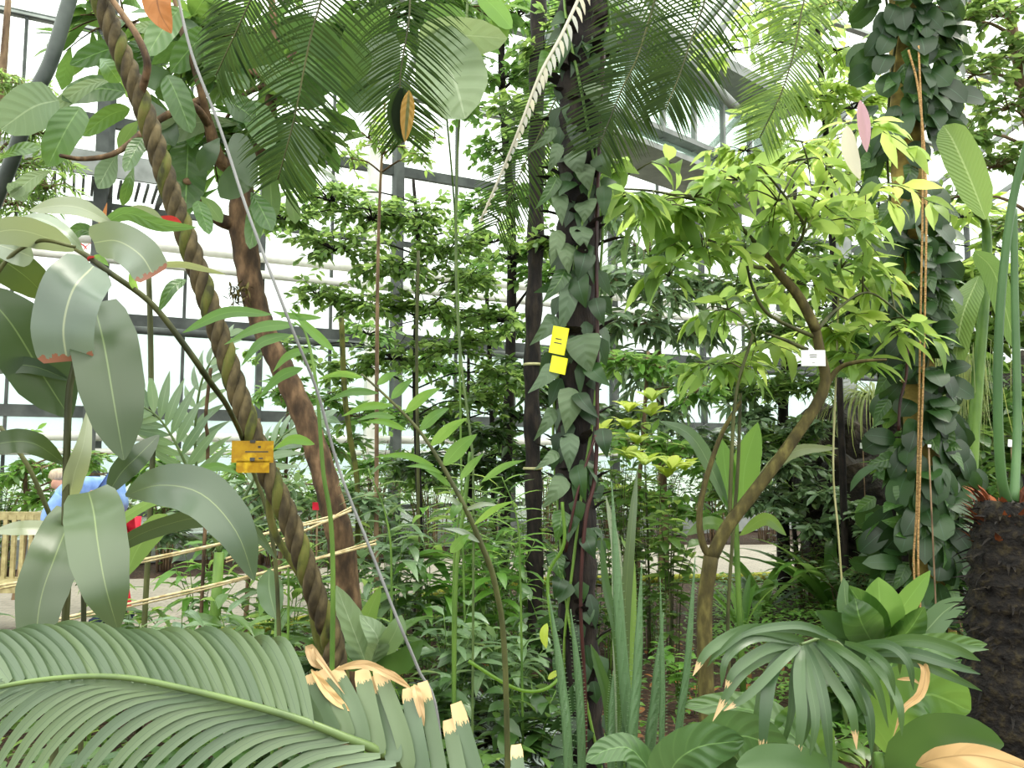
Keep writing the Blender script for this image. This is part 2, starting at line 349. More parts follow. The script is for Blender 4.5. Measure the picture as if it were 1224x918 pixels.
# ------------------------------------------------------------------ plant builders
def blob(fo, br, c, r, ntw, per, Ln, W, prof='ell', droop=.5, elev=(-.4, .7), seg=3, squash=.75, twr=.003, hang=.2):
    """twigs radiating from c, each carrying per leaves"""
    c = np.asarray(c, float); D = rdir(ntw, *elev); ln = r*rng.uniform(.45, 1.05, ntw)
    for i in range(ntw):
        e = c+D[i]*ln[i]*np.array((1, 1, squash)); mid = c+(e-c)*.5+np.array((0, 0, .06*r))
        e = e+np.array((0, 0, -hang*r*random.random()))
        p = spline([c, mid, e], 5)
        if br is not None: br.tube(p, [twr*1.6, twr*.6], 4)
        t = rng.uniform(.3, 1.02, per); q = np.stack([np.interp(t, np.linspace(0, 1, 5), p[:, k]) for k in range(3)], -1)
        dd = nrm(e-c); sd = np.cross(dd, (0, 0, 1)); sg = np.where(np.arange(per) % 2, 1, -1)[:, None]
        T = dd*.55+sd[None]*sg*.8+rng.normal(size=(per, 3))*.3+np.array((0, 0, -.1))
        fo.leaves(q, T, Ln*rng.uniform(.65, 1.15, per), W*rng.uniform(.7, 1.15, per), prof, droop*rng.uniform(.4, 1.4, per), .2, rng.normal(0, .45, per), seg)
def tree(label, base, trunk, rad, blobs, leafm, barkm, Ln, W, prof='ell', ntw=26, per=12, name='tree', cat='tree', group=None, droop=.5,
         elev=(-.4, .7), seg=3, squash=.8, extra=None, twr=.003, attach=None, hang=.2):
    """trunk: room points from the ground up; blobs: (px,py,d,r)"""
    t = thing(name, label, cat, base, group)
    tp = spline(trunk, 24); mb = MB(); mb.tube(tp, rad, 12); mb.build('trunk', barkm, t)
    br = MB(); fo = MB()
    for b in blobs:
        c = P(*b[:3]); dist = np.linalg.norm(tp-c, axis=1)+np.where(tp[:, 2] > c[2]+.1, 2.5, 0)
        s = tp[int(np.argmin(dist))]
        mid = (s+c)/2+np.array((0, 0, .12*np.linalg.norm(c-s)))
        br.tube([s, mid, c], [max(.008, min(rad)*.6), .005], 6, 8)
        blob(fo, br, c, b[3], int(ntw*(b[4] if len(b) > 4 else 1)), per, Ln, W, prof, droop, elev, seg, squash, twr, hang)
    br.build('branches', barkm, t); fo.build('foliage', leafm, t)
    if extra: extra(t)
    return t
def shrub(label, px, d, H, R, nst, per, leafm, Ln, W, prof='ell', name='leafy_shrub', cat='shrub', stemm='twig', sr=.006, t0=.25, elev=.35,
          droop=.7, group=None, lean=(0, 0), seg=4, z=0, bare=None):
    b = G(px, d, z); t = thing(name, label, cat, b, group); st = MB(); fo = MB()
    for i in range(nst):
        a = random.random()*2*PI; rr = R*random.uniform(.25, 1); h = H*random.uniform(.6, 1.0)
        p0 = b+np.array((math.cos(a)*rr*.3, math.sin(a)*rr*.3, -.01)); p2 = b+np.array((math.cos(a)*rr+lean[0], math.sin(a)*rr+lean[1], h))
        p = spline([p0, p0*.4+p2*.6+np.array((-math.cos(a)*rr*.25, -math.sin(a)*rr*.25, h*.08)), p2], 9); st.tube(p, [sr, sr*.4], 5)
        tt = np.linspace(t0, 1, per)+rng.normal(0, .01, per); q = np.stack([np.interp(tt, np.linspace(0, 1, 9), p[:, k]) for k in range(3)], -1)
        az = np.arange(per)*2.4+a; T = np.stack([np.cos(az), np.sin(az), np.full(per, elev)+rng.normal(0, .2, per)], -1)
        k = (1-.35*np.abs(tt-.6)/.6)
        fo.leaves(q, T, Ln*k*rng.uniform(.75, 1.1, per), W*k*rng.uniform(.8, 1.1, per), prof, droop*rng.uniform(.6, 1.4, per), .22, rng.normal(0, .2, per), seg)
    st.build('stems', stemm, t); fo.build('foliage', leafm, t)
    return t
def cane(label, base, pts, r, leafm, stemm, n, Ln, W, prof='lance', t0=.35, name='cane_plant', cat='cane', droop=.8, group=None, sidev=None, seg=5, spread=1.0, fwd=.4, t_=None):
    t = t_ or thing(name, label, cat, base, group); p = spline(pts, 24); st = MB(); st.tube(p, [r, r*.4], 7); st.build('stem', stemm, t)
    tt = np.linspace(t0, 1, n); q = np.stack([np.interp(tt, np.linspace(0, 1, 24), p[:, k]) for k in range(3)], -1)
    Tn = nrm(np.gradient(p, axis=0)); Tq = np.stack([np.interp(tt, np.linspace(0, 1, 24), Tn[:, k]) for k in range(3)], -1)
    sv = np.array((1., 0, 0)) if sidev is None else np.asarray(sidev, float); S = nrm(sv-(sv*Tq).sum(-1, keepdims=True)*Tq)
    sg = np.where(np.arange(n) % 2, 1, -1)[:, None]
    fo = MB(); fo.leaves(q, S*sg*spread+Tq*fwd+rng.normal(size=(n, 3))*.12, Ln*rng.uniform(.8, 1.1, n), W, prof, droop*rng.uniform(.7, 1.3, n), .2, 0, seg)
    fo.build('foliage', leafm, t); return t
def rosette(label, px, d, n, Ln, W, leafm, name='strap_leaved_plant', cat='plant', prof='strap', elev=(.6, 1.6), droop=1.3, z=0, stem=0, group=None, stemm='greencane', face=None):
    b = G(px, d, z); t = thing(name, label, cat, b, group); 
    for i in range(n):
        a = random.random()*2*PI if face is None else face+random.uniform(-1.4, 1.4); el = random.uniform(*elev)
        T = np.array((math.cos(a)*math.cos(el), math.sin(a)*math.cos(el), math.sin(el))); q = b+np.array((math.cos(a), math.sin(a), 0))*.02
        if stem:
            e = q+T*stem*random.uniform(.7, 1.1); m = MB(); m.tube([q, (q+e)/2+np.array((0, 0, .03)), e], [.006, .004], 6, 6); m.build('leaf_stalk', stemm, t); q = e; T = nrm(T+np.array((math.cos(a)*.7, math.sin(a)*.7, -.3)))
        m = MB(); m.leaves([q], T, Ln*random.uniform(.7, 1.1), W*random.uniform(.8, 1.1), prof, droop*random.uniform(.6, 1.3), .22, random.gauss(0, .15), 10); m.build('leaf', leafm, t)
    return t
def frond(t, rach, n, ll, wd, mat, up=(0, 0, 1), ang=(1.15, .5), droop=.5, rr=(.006, .002), rm='rachis', sides=(1, -1), prof='needle', s0=.1, seg=4,
          lens=([0, .3, .7, 1], [.7, 1, .85, .35]), roll=0., fold=.1, name='frond', drop_to=None, matf=None):
    """feather frond: rachis curve with n leaflets a side; returns the frond part"""
    p = spline(rach, 40); m = MB(); m.tube(p, rr, 6); fr = m.build(name, rm, t)
    tt = np.linspace(s0, .995, n); X = np.linspace(0, 1, 40)
    q = np.stack([np.interp(tt, X, p[:, k]) for k in range(3)], -1); Tn = nrm(np.gradient(p, axis=0)); Tq = nrm(np.stack([np.interp(tt, X, Tn[:, k]) for k in range(3)], -1))
    upv = np.asarray(up, float); N = nrm(upv-(upv*Tq).sum(-1, keepdims=True)*Tq); S = np.cross(Tq, N)
    a = np.interp(tt, [0, 1], ang)[:, None]; ln = ll*np.interp(tt, *lens)
    fo = MB()
    for sd in sides:
        T = np.cos(a)*Tq+np.sin(a)*(S*sd)+N*.12+rng.normal(size=(n, 3))*.03
        fo.leaves(q, T, ln*rng.uniform(.92, 1.05, n), wd, prof, droop, fold, roll*sd, seg, up=N)
    fo.build('leaflets', mat, fr)
    return fr
def PP(lst): return [P(*q) for q in lst]

# ================================================================== SETTING
g = MB(); nx, ny = 120, 110
xs = np.linspace(-20, 24, nx); ys = np.linspace(-3, 26, ny); X, Y = np.meshgrid(xs, ys)
Z = -.02+.02*np.sin(X*3.1+Y)*np.cos(Y*2.7)+rng.normal(0, .006, X.shape)
I = np.arange(ny-1)[:, None]*nx+np.arange(nx-1)[None]
g.add(np.stack([X, Y, Z], -1), np.stack([I, I+1, I+nx+1, I+nx], -1)); struct(g.build('floor', 'soil'))
# outside ground beyond the glass
m = MB(); m.box((0, 40, -.25), (160, 120, .1)); struct(m.build('ground', barkmat('outside_gravel', '8a8c84', 'a8aaa0', 3)))
# paved path winding through the beds
near = [G(-260, 5.4), G(0, 6.5), G(200, 7.0), G(420, 8.2), G(560, 9.9), G(700, 10.5), G(900, 10.8), G(1120, 12.0)]
far = [G(-260, 9.5), G(0, 10.4), G(200, 10.6), G(420, 11.8), G(600, 13.6), G(760, 14.6), G(920, 14.8), G(1120, 15.5)]
a, b = spline(near, 40), spline(far, 40); a[:, 2] = b[:, 2] = .035
m = MB(); nn = 40; V = np.concatenate([a, b, a-[0, 0, .08], b-[0, 0, .08]]); Fc = []
for i in range(nn-1): Fc += [[i, i+1, nn+i+1, nn+i], [i, 2*nn+i, 2*nn+i+1, i+1], [nn+i, nn+i+1, 3*nn+i+1, 3*nn+i]]
m.add(V, Fc); struct(m.build('path', 'paving', smooth=False))
m = MB(); m.tube(np.array(spline(near, 40))+[0, -.06, .03], .06, 8); struct(m.build('kerb', 'moss'))

# glass wall: runs away to the right
UD = np.array((.883, .469, 0)); ND = np.array((.469, -.883, 0)); W0 = np.array((0, 15.5, 0)); ZU = np.array((0, 0, 1.))
def WP(s, off, z): return W0+UD*s+ND*off+ZU*z
WT = 8.0; BAY = 2.3; HS = [0, .7, 2.2, 3.6, 5.3, 6.6, WT]
k = 0
for i in range(-7, 9):
    s0 = i*BAY; k += 1
    m = MB()
    m.box(WP(s0, 0, WT/2), (.16 if i % 2 else .09, .12, WT), UD, ND, ZU)
    m.box(WP(s0+BAY/2, 0, WT/2), (.045, .06, WT), UD, ND, ZU)
    for z in HS[1:]: m.box(WP(s0+BAY/2, -.01, z), (BAY, .10, .17 if z in (2.2, 3.6, 6.6) else .08), UD, ND, ZU)
    f = struct(m.build('window_%d' % k, 'steel', smooth=False))
    g = MB(); g.box(WP(s0+BAY/2, -.04, 1.8), (BAY, .012, 3.6), UD, ND, ZU); o = g.build('pane', 'glass_low', f, smooth=False)
    g = MB(); g.box(WP(s0+BAY/2, -.04, 5.8), (BAY, .012, 4.4), UD, ND, ZU); o = g.build('pane', 'glass', f, smooth=False)
m = MB(); m.box(WP(2, .02, .2), (42, .3, .4), UD, ND, ZU); struct(m.build('wall_back', 'greysteel', smooth=False))
# roof: glazing bars over glass
RIDGE = 9.0; RT = 11.5
k = 0
rd = nrm(ND*RIDGE+ZU*(RT-WT)); rl = math.hypot(RIDGE, RT-WT); rn = np.cross(UD, rd)
m = MB()
for i in range(-7, 10):
    c = WP(i*BAY, 0, WT)+rd*rl/2; m.box(c, (.06, rl, .12), UD, rd, rn)
for j in range(6): m.box(WP(2, 0, WT)+rd*rl*j/5, (42, .09, .09), UD, rd, rn)
m.box(WP(2, RIDGE, RT), (42, .2, .2), UD, ND, ZU)
for i in range(-7, 10): m.box(WP(i*BAY, RIDGE+RIDGE/2, (WT+RT)/2), (.06, rl, .12), UD, nrm(ND*RIDGE-ZU*(RT-WT)), np.cross(UD, nrm(ND*RIDGE-ZU*(RT-WT))))
r = struct(m.build('ceiling', 'greysteel', smooth=False))
g = MB(); g.box(WP(2, 0, WT+.06)+rd*rl/2, (42, rl, .01), UD, rd, rn); g.build('roof_pane', 'glass', r, smooth=False)
# heating pipes on the wall
def pipe(z, rr, off, mat, lab):
    m = MB(); m.tube([WP(-17, off, z), WP(20, off, z)], rr, 10, 8)
    for i in range(-6, 8): m.box(WP(i*BAY, off/2, z), (.04, off, .05), UD, ND, ZU)
    tag(m.build('heating_pipe', mat), lab, 'pipe')
pipe(4.70, .075, .3, 'white', 'upper white heating pipe running along the glass wall above the dark beam')
pipe(4.43, .065, .3, 'white', 'white heating pipe hung just under the topmost wall pipe')
pipe(1.84, .07, .3, 'white', 'white heating pipe at eye height along the lower glass panes')
pipe(1.62, .05, .3, 'white', 'thin white heating pipe just below the eye height pipe')
pipe(3.42, .06, .25, 'steel', 'dark grey pipe along the wall behind the brown trunk')
# slatted walkway under the upper windows at the left
t = thing('wall_walkway', 'grey slatted walkway bolted high on the glass wall behind the twisted vine', 'walkway', WP(-9, .5, 5.4))
m = MB(); m.box(WP(-10.2, .95, 5.62), (8.4, .05, .34), UD, ND, ZU); m.build('side_rail', 'greysteel', t, smooth=False)
m = MB()
for i in range(70): m.box(WP(-14.3+i*.118, .5, 5.42), (.035, .85, .05), UD, ND, ZU)
m.build('slats', 'steel', t, smooth=False)
m = MB()
for i in range(5): m.box(WP(-14.2+i*2, .45, 5.36), (.06, .95, .07), UD, ND, ZU)
m.build('slats_support', 'steel', t, smooth=False)
# steel columns near the wall
for s_, off, mt, wdt, lab in ((-2.9, .5, 'white', .17, 'white painted roof column left of the grey column pair'), (-2.45, .5, 'steel', .14, 'dark grey roof column close beside the white column'),
                         (-7.0, .5, 'steel', .17, 'dark grey roof column behind the large hanging leaves'), (7.9, .9, 'greysteel', .4, 'broad grey column behind the lime green tree crown')):
    m = MB(); m.box(WP(s_, off, WT/2), (wdt, .16, WT), UD, ND, ZU); m.box(WP(s_, off, .1), (wdt+.12, .3, .2), UD, ND, ZU); m.box(WP(s_, off, WT-.1), (wdt+.12, .3, .14), UD, ND, ZU)
    tag(m.build('steel_column', mt, smooth=False), lab, 'column')
# raised gallery window band at the upper right
gd = np.array((.743, .669, 0)); gn = np.array((.669, -.743, 0)); G0 = P(770, 78, 11.0)
def GP(s, off, z): return G0+gd*s+gn*off+ZU*z
t = struct(thing('wall_gallery', 'glazed gallery box', 'gallery', GP(1.5, 0, -1)))
for q in ('label', 'category'): del t[q]
m = MB(); m.box(GP(.6, .2, .14), (5.2, .9, .16), gd, gn, ZU); m.box(GP(.6, .1, -.95), (5.2, .3, .07), gd, gn, ZU); m.box(GP(.6, 0, -1.35), (5.2, .9, .07), gd, gn, ZU)
for i in range(8): m.box(GP(-1.9+i*.72, .1, -.45), (.05, .07, 1.1), gd, gn, ZU)
m.box(GP(3.2, -.1, -1), (.25, .25, 2.3), gd, gn, ZU)
m.build('gallery_frame', 'greysteel', t, smooth=False)
m = MB(); m.box(GP(.6, .06, -.45), (5.1, .012, .95), gd, gn, ZU); m.box(GP(.6, .06, -1.15), (5.1, .012, .33), gd, gn, ZU); m.build('pane', 'glass_low', t, smooth=False)
m = MB(); m.tube([P(700, -150, 10), P(800, 40, 10.4), P(880, 130, 10.8)], .07, 8, 8); m.tube([P(905, -40, 12), P(830, 90, 12)], .06, 8, 4); struct(m.build('beam', 'greysteel'))

# ================================================================== ROCKS (right background)
def rock(label, pts, rr, name='rock_mound', cat='rock', mat='rock'):
    b = np.array((np.mean([p[0] for p in pts]), np.mean([p[1] for p in pts]), 0.)); m = MB()
    for (c, r) in zip(pts, rr):
        n1, n2 = 22, 16; th = np.linspace(0, 2*PI, n1, endpoint=False); ph = np.linspace(.02, PI-.02, n2)
        D = np.stack([np.sin(ph)[:, None]*np.cos(th)[None], np.sin(ph)[:, None]*np.sin(th)[None], np.cos(ph)[:, None]*np.ones(n1)[None]], -1)
        k = 1+.16*np.sin(D[..., 0]*7+c[0]*3)*np.cos(D[..., 2]*6)+.08*np.sin(D[..., 1]*13+D[..., 2]*11)
        V = np.array(c)+D*np.array(r)*k[..., None]; I = np.arange(n2-1)[:, None]*n1+np.arange(n1)[None]; J = np.arange(n2-1)[:, None]*n1+(np.arange(n1)[None]+1) % n1
        m.add(V, np.stack([I, J, J+n1, I+n1], -1))
    return tag(m.build(name, mat, origin=b), label, cat)
rock('large dark rock mound behind the drooping grass tuft', [G(1030, 9.2, .7), G(1000, 9.8, 1.5), G(1075, 9.8, 1.6)], [(.75, .6, .9), (.6, .5, .7), (.7, .5, .75)])
rock('dark mossy rock mound behind the climber covered trunk', [G(1235, 8.4, .8), G(1265, 8.8, 1.7)], [(.8, .6, 1.0), (.9, .6, .9)])

# ================================================================== HERO: centre palm with climber
CP = [G(712, 3.3, -.03), P(700, 880, 3.25), P(690, 700, 3.2), P(688, 500, 3.2), P(692, 300, 3.2), P(694, 150, 3.2), P(698, 0, 3.2), P(702, -160, 3.2)]
palm = thing('cycad_palm', 'tall dark palm trunk in the centre wrapped by leafy climber', 'palm', CP[0])
tp = spline(CP, 90); m = MB(); th = np.arange(14)*2*PI/14
rr_ = np.interp(np.linspace(0, 1, 90), [0, .2, .5, .8, 1], [.065, .07, .078, .095, .11])*(1+.10*np.sin(np.arange(90)*1.7))
m.tube(tp, rr_, 14); m.build('trunk', 'darkbark', palm)
m = MB()   # old leaf bases
q = tp[rng.integers(8, 88, 190)]; az = rng.uniform(0, 2*PI, 190); D = np.stack([np.cos(az), np.sin(az), rng.uniform(.5, 1.2, 190)], -1)
m.leaves(q+D*[.06, .06, 0], D, rng.uniform(.05, .13, 190), .05, 'strap', .4, .3, 0, 3); m.build('old_leaves', 'darkbark', palm)
crown = P(702, -150, 3.2)
FR = [  # px,py,d along the rachis
 ([(690,-170,3.1),(520,-210,2.8),(420,-80,2.6),(378,20,2.55),(352,140,2.55),(332,215,2.6)], 62, .24, 'cycad', (0,-1,.35), 1.0),
 ([(690,-170,3.1),(430,-220,2.6),(340,-90,2.4),(295,10,2.4),(258,90,2.45)], 52, .21, 'cycad', (0,-1,.35), 1.0),
 ([(690,-170,3.1),(560,-190,3.0),(500,-60,2.9),(488,30,2.85),(478,100,2.85),(484,165,2.9)], 56, .20, 'cycad', (0,-1,.3), 1.1),
 ([(700,-170,3.1),(760,-200,3.0),(790,-60,2.9),(768,50,2.9),(742,110,2.9),(716,175,2.9)], 60, .24, 'cycad', (0,-1,.3), 1.0),
 ([(700,-170,3.1),(800,-220,2.9),(850,-60,2.8),(822,60,2.8),(796,130,2.8)], 54, .22, 'cycad', (0,-1,.3), 1.0),
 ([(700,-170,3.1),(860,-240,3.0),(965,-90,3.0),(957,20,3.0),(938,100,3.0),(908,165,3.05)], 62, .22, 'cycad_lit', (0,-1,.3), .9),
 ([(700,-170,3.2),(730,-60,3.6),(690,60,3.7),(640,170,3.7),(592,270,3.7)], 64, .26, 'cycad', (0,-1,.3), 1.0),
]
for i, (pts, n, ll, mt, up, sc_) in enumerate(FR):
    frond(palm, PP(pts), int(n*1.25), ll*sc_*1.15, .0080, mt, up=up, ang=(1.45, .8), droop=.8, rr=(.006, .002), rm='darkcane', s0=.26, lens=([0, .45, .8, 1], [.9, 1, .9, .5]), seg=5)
# yellowing broad leaflet group hanging at the left frond's end
m = MB()
for dx, l in ((0, 1), (6, .9), (-6, .85)): m.hleaf(PP([(480+dx*.3, 105, 2.85), (476+dx, 135, 2.85), (482+dx, 170, 2.84)]), .06, 'ell', roll=dx*.1)
yl = m.build('frond_tip', 'cycad', palm)
m = MB(); m.hleaf(PP([(489, 108, 2.82), (487, 135, 2.82), (484, 170, 2.82)]), .05, 'ell'); m.build('yellow_leaflet', 'cycad_yellow', yl)
# bleached dry frond
wd = PP([(700, -20, 3.05), (672, 40, 2.95), (645, 90, 2.9), (622, 150, 2.9), (600, 205, 2.95), (575, 262, 3.0)])
fr = frond(palm, wd, 30, .08, .02, 'white_dry', sides=(-1,), up=(.3, -1, .2), ang=(.75, .4), droop=.6, rr=(.007, .004), rm='white_dry', s0=.02, prof='lance', name='dried_frond', lens=([0, .3, .7, 1], [1, .9, .35, .15]))
fr['label'] = 'bleached white dried frond'
# more fronds out of frame give the crown its shape
for az in (1.2, 2.4, 4.4):
    e = np.array((math.cos(az), math.sin(az), 0))
    frond(palm, [crown, crown+e*.5+ZU*.45, crown+e*1.1+ZU*.3, crown+e*1.5-ZU*.2], 40, .24, .0125, 'cycad', droop=.5, rr=(.009, .003), s0=.2)

cl = thing('climbing_vine', 'grey green heart leaved climber clinging to the dark central trunk', 'climber', CP[0]+[.02, -.1, 0])
def onf(dx, dy0, rad=.085, lift=0): pass
m = MB()
for off, ph in ((0, 0), (1, 2.)):
    pp = [tp[i]+np.array((math.cos(i*.09+ph)*rr_[i]*1.08, -abs(math.sin(i*.09+ph))*rr_[i]*1.08-.004, 0)) for i in range(2, 86, 3)]
    m.tube(pp, .006, 5, 90)
m.build('vine_stem', 'greencane', cl)
HEARTS = [(682,338,668,402,27,0),(664,378,633,413,22,0),(696,400,706,447,44,0),(664,434,631,470,25,0),(684,464,676,518,34,0),(662,488,638,527,18,0),
 (681,518,680,564,24,0),(666,540,638,562,15,0),(674,570,648,608,24,0),(704,436,730,462,24,1),(676,322,648,362,22,2),(668,172,654,208,17,0),
 (668,228,672,270,24,0),(700,238,698,266,30,0),(716,185,730,212,28,1),(722,222,722,262,20,1),(666,212,640,250,18,2),(664,153,626,186,13,0),(708,98,714,128,26,0),
 (722,120,732,150,24,1),(676,290,680,328,26,0),(690,330,700,368,30,1),(700,300,690,336,28,1),(694,270,700,300,30,0),(686,180,694,212,30,0),(698,196,704,228,26,0),
 (720,512,726,548,22,1),(690,556,700,600,24,1),(672,610,664,650,22,2),(664,660,672,694,24,2),(700,640,712,668,20,1),(655,62,640,100,20,2),(726,40,736,72,20,1),(675,40,668,84,20,1),(712,356,722,390,22,1),(671,690,662,716,20,1),(690,470,716,500,22,1),(668,275,658,318,20,0)]
for (x0, y0, x1, y1, w_, kd) in HEARTS:
    m = MB(); dd = 3.2-.105; bow = (x1-x0)*.15
    mid = ((x0+x1)/2-bow, (y0+y1)/2-2, dd-.03)
    m.hleaf(PP([(x0, y0, dd), mid, (x1, y1, dd-.02)]), px2m(w_, 3.1), 'heart', roll=random.uniform(-.5, .5), fold=random.uniform(-.1, .2), seg=10)
    m.build('leaf', ('heart', 'heart_dark', 'rubber')[kd], cl)
m = MB(); idx = rng.integers(6, 86, 150); az = rng.uniform(-2.8, -.3, 150)
q = tp[idx]+np.stack([np.cos(az)*.085, np.sin(az)*.085, 0*az], -1); T = np.stack([np.cos(az)*.5, np.sin(az)*.3, -.8+rng.normal(0, .3, 150)], -1)
m.leaves(q, T, rng.uniform(.05, .13, 150), rng.uniform(.04, .08, 150), 'heart', .5, .1, rng.normal(0, .3, 150), 4, up=(0, -1, .3)); m.build('small_leaves', 'heart_dark', cl)
# red brown aerial root and a green runner
m = MB(); m.tube(PP([(722, 60, 3.1), (716, 180, 3.1), (713, 300, 3.1), (714, 420, 3.1), (712, 560, 3.1), (700, 620, 3.08), (694, 720, 3.08), (700, 860, 3.1)])+[G(690, 3.1, 0)], [.006, .008, .006], 7, 60)
m.tube(PP([(712, 520, 3.08), (690, 590, 3.07), (676, 660, 3.08)]), .005, 6, 12)
tag(m.build('aerial_root', 'redroot', origin=G(690, 3.1)), 'thin red brown aerial root running down the side of the central trunk', 'root')
m = MB(); m.tube(PP([(672, 600, 3.05), (674, 650, 3.04), (655, 690, 3.05), (662, 760, 3.0), (672, 800, 2.95), (655, 822, 2.9), (628, 826, 2.88), (600, 815, 2.85), (560, 790, 2.85)]), .006, 6, 50)
rt = tag(m.build('green_runner', 'lime', origin=G(665, 3.0)), 'curling yellow green runner stem looping beside the foot of the central trunk', 'stem')
m = MB(); m.hleaf(PP([(654, 745, 2.98), (650, 758, 2.97), (653, 775, 2.97)]), .03, 'ell'); m.hleaf(PP([(655, 812, 2.88), (662, 806, 2.87), (672, 802, 2.87)]), .02, 'ell'); m.build('yellow_leaf', 'croton', rt)

def sign(label, pts4, mat, marks=(), th=.004, name='plant_label', tie=None, extra=None):
    """pts4: centre point, width, height, roll"""
    c, w_, h_, rl_, yaw = pts4; t = thing(name, label, 'label', c)
    Xd = np.array((math.cos(yaw)*math.cos(rl_), math.sin(yaw), -math.sin(rl_))); Xd = nrm(Xd); Yd = nrm(np.cross((0, 0, 1.), Xd)); Zd = np.cross(Xd, Yd)
    if Zd[2] < 0: Zd = -Zd
    m = MB(); m.box(c, (w_, th, h_), Xd, Yd, Zd); m.build('plate', mat, t, smooth=False)
    fy = -Yd if np.dot(-Yd, CAMP-c) > 0 else Yd
    if marks:
        m = MB()
        for (u, v, ww, hh) in marks: m.box(c+Xd*u*w_+Zd*v*h_+fy*(th*.6), (ww*w_, .0008, hh*h_), Xd, Yd, Zd)
        m.build('lettering', 'ink', t, smooth=False)
    if extra: extra(t, c, Xd, Yd, Zd)
    return t
# ================================================================== HERO: twisted vine
VP_ = [G(425, 3.1, -.02), P(402, 800, 3.05), P(380, 720, 3.0), P(345, 620, 3.0), P(318, 560, 3.0), P(288, 480, 3.0), P(262, 400, 3.0), P(232, 310, 3.0), P(204, 230, 3.0), P(172, 130, 3.0), P(140, 50, 3.0), P(112, -20, 3.0), P(70, -130, 3.0)]
vp = spline(VP_, 300); t = thing('twisted_vine', 'thick rope twisted liana leaning across the left with yellow tags', 'vine', VP_[0])
Tn = nrm(np.gradient(vp, axis=0)); A_ = nrm(np.cross(Tn, (0, 1., 0))); B_ = np.cross(Tn, A_)
arc = np.concatenate([[0], np.cumsum(np.linalg.norm(np.diff(vp, axis=0), axis=1))])
for k in range(4):
    thx = arc*2*PI/.25+k*PI/2; rad = np.interp(arc, [0, .4, .8, 4], [.034, .036, .021, .020])
    m = MB(); m.tube(vp+A_*(np.cos(thx)*rad)[:, None]+B_*(np.sin(thx)*rad)[:, None], np.interp(arc, [0, .7, 1.1, 4], [.026, .024, .0195, .019]), 9)
    m.build('strand', ('vinebark', 'vinebark', 'vinemoss', 'vinebark')[k], t)
m = MB(); m.tube(PP([(120, -20, 2.98), (145, 15, 2.95), (165, 45, 2.93), (176, 75, 2.93), (172, 100, 2.97), (166, 118, 3.0)]), [.010, .013, .015], 8, 30); m.build('side_branch', 'brownbark', t)
m = MB(); m.tube(PP([(330, 560, 3.05), (322, 600, 3.1), (330, 640, 3.1), (365, 700, 3.1), (378, 760, 3.08), (392, 830, 3.08)])+[G(405, 3.1)], .014, 7, 40); m.build('side_strand', 'vinemoss', t)

def tagextra(t, c, Xd, Yd, Zd):
    m = MB(); m.box(c-Zd*.052+Xd*.002, (.112, .004, .042), Xd, Yd, Zd); m.build('lower_plate', 'yellow', t, smooth=False)
    m = MB(); m.box(c-Zd*.026-Yd*.001, (.016, .008, .012), Xd, Yd, Zd); m.box(c+Zd*.036-Yd*.001, (.018, .008, .01), Xd, Yd, Zd); m.build('clip', 'ink', t, smooth=False)
sign('pair of stained amber yellow tags fixed to the twisted liana', (P(302, 540, 2.93), .142, .076, .0, .12), 'yellow', [(.1, 0, .55, .05), (.2, -.3, .1, .06), (.16, .22, .07, .1)], extra=tagextra)
def tagextra2(t, c, Xd, Yd, Zd):
    m = MB(); m.box(c-Zd*.088+Xd*.02, (.075, .004, .06), Xd, Yd, Zd); m.build('lower_plate', 'yellowbright', t, smooth=False)
sign('bright yellow double tag peeping from behind the central trunk', (P(668, 407, 3.04), .075, .1, .25, -.75), 'yellowbright', [(0, -.1, .5, .04), (0, .05, .4, .04)], extra=tagextra2)

# ================================================================== HERO: brown trunk tree with big oval leaves
BT = [G(432, 4.2, -.02), P(412, 690, 4.15), P(396, 600, 4.1), P(372, 520, 4.1), P(342, 450, 4.1), P(318, 400, 4.1), P(300, 340, 4.1), P(290, 260, 4.1), P(290, 200, 4.1)]
t = thing('big_leaf_tree', 'brown forked tree with large oval leaves behind the twisted liana', 'tree', BT[0])
tp2 = spline(BT, 60); m = MB(); rb = np.interp(np.linspace(0, 1, 60), [0, .3, .6, .78, .85, 1], [.075, .062, .055, .062, .07, .05]); rb *= 1+.05*np.sin(np.arange(60)*2.3)
m.tube(tp2, rb, 12); m.build('trunk', 'brownbark', t)
brs = [[(290,270,4.1),(262,262,4.05),(235,238,4.0),(222,215,3.9)], [(290,205,4.1),(310,180,4.1),(322,130,4.0),(330,60,4.0),(320,-40,4.0)], [(288,205,4.1),(262,190,4.0),(250,150,3.9),(240,120,3.9)],
       [(240,120,3.9),(205,135,3.8),(180,150,3.7),(140,182,3.5),(100,190,3.4),(72,186,3.3)], [(250,150,3.9),(235,90,3.8),(215,30,3.8),(200,-50,3.8)], [(250,150,3.9),(236,130,3.8),(222,122,3.8),(215,118,3.8)]]
for b_ in brs:
    m = MB(); m.tube(PP(b_), [.042, .03, .016] if b_[0][0] > 280 else [.022, .014, .008], 8, 20); m.build('branch', 'brownbark', t)
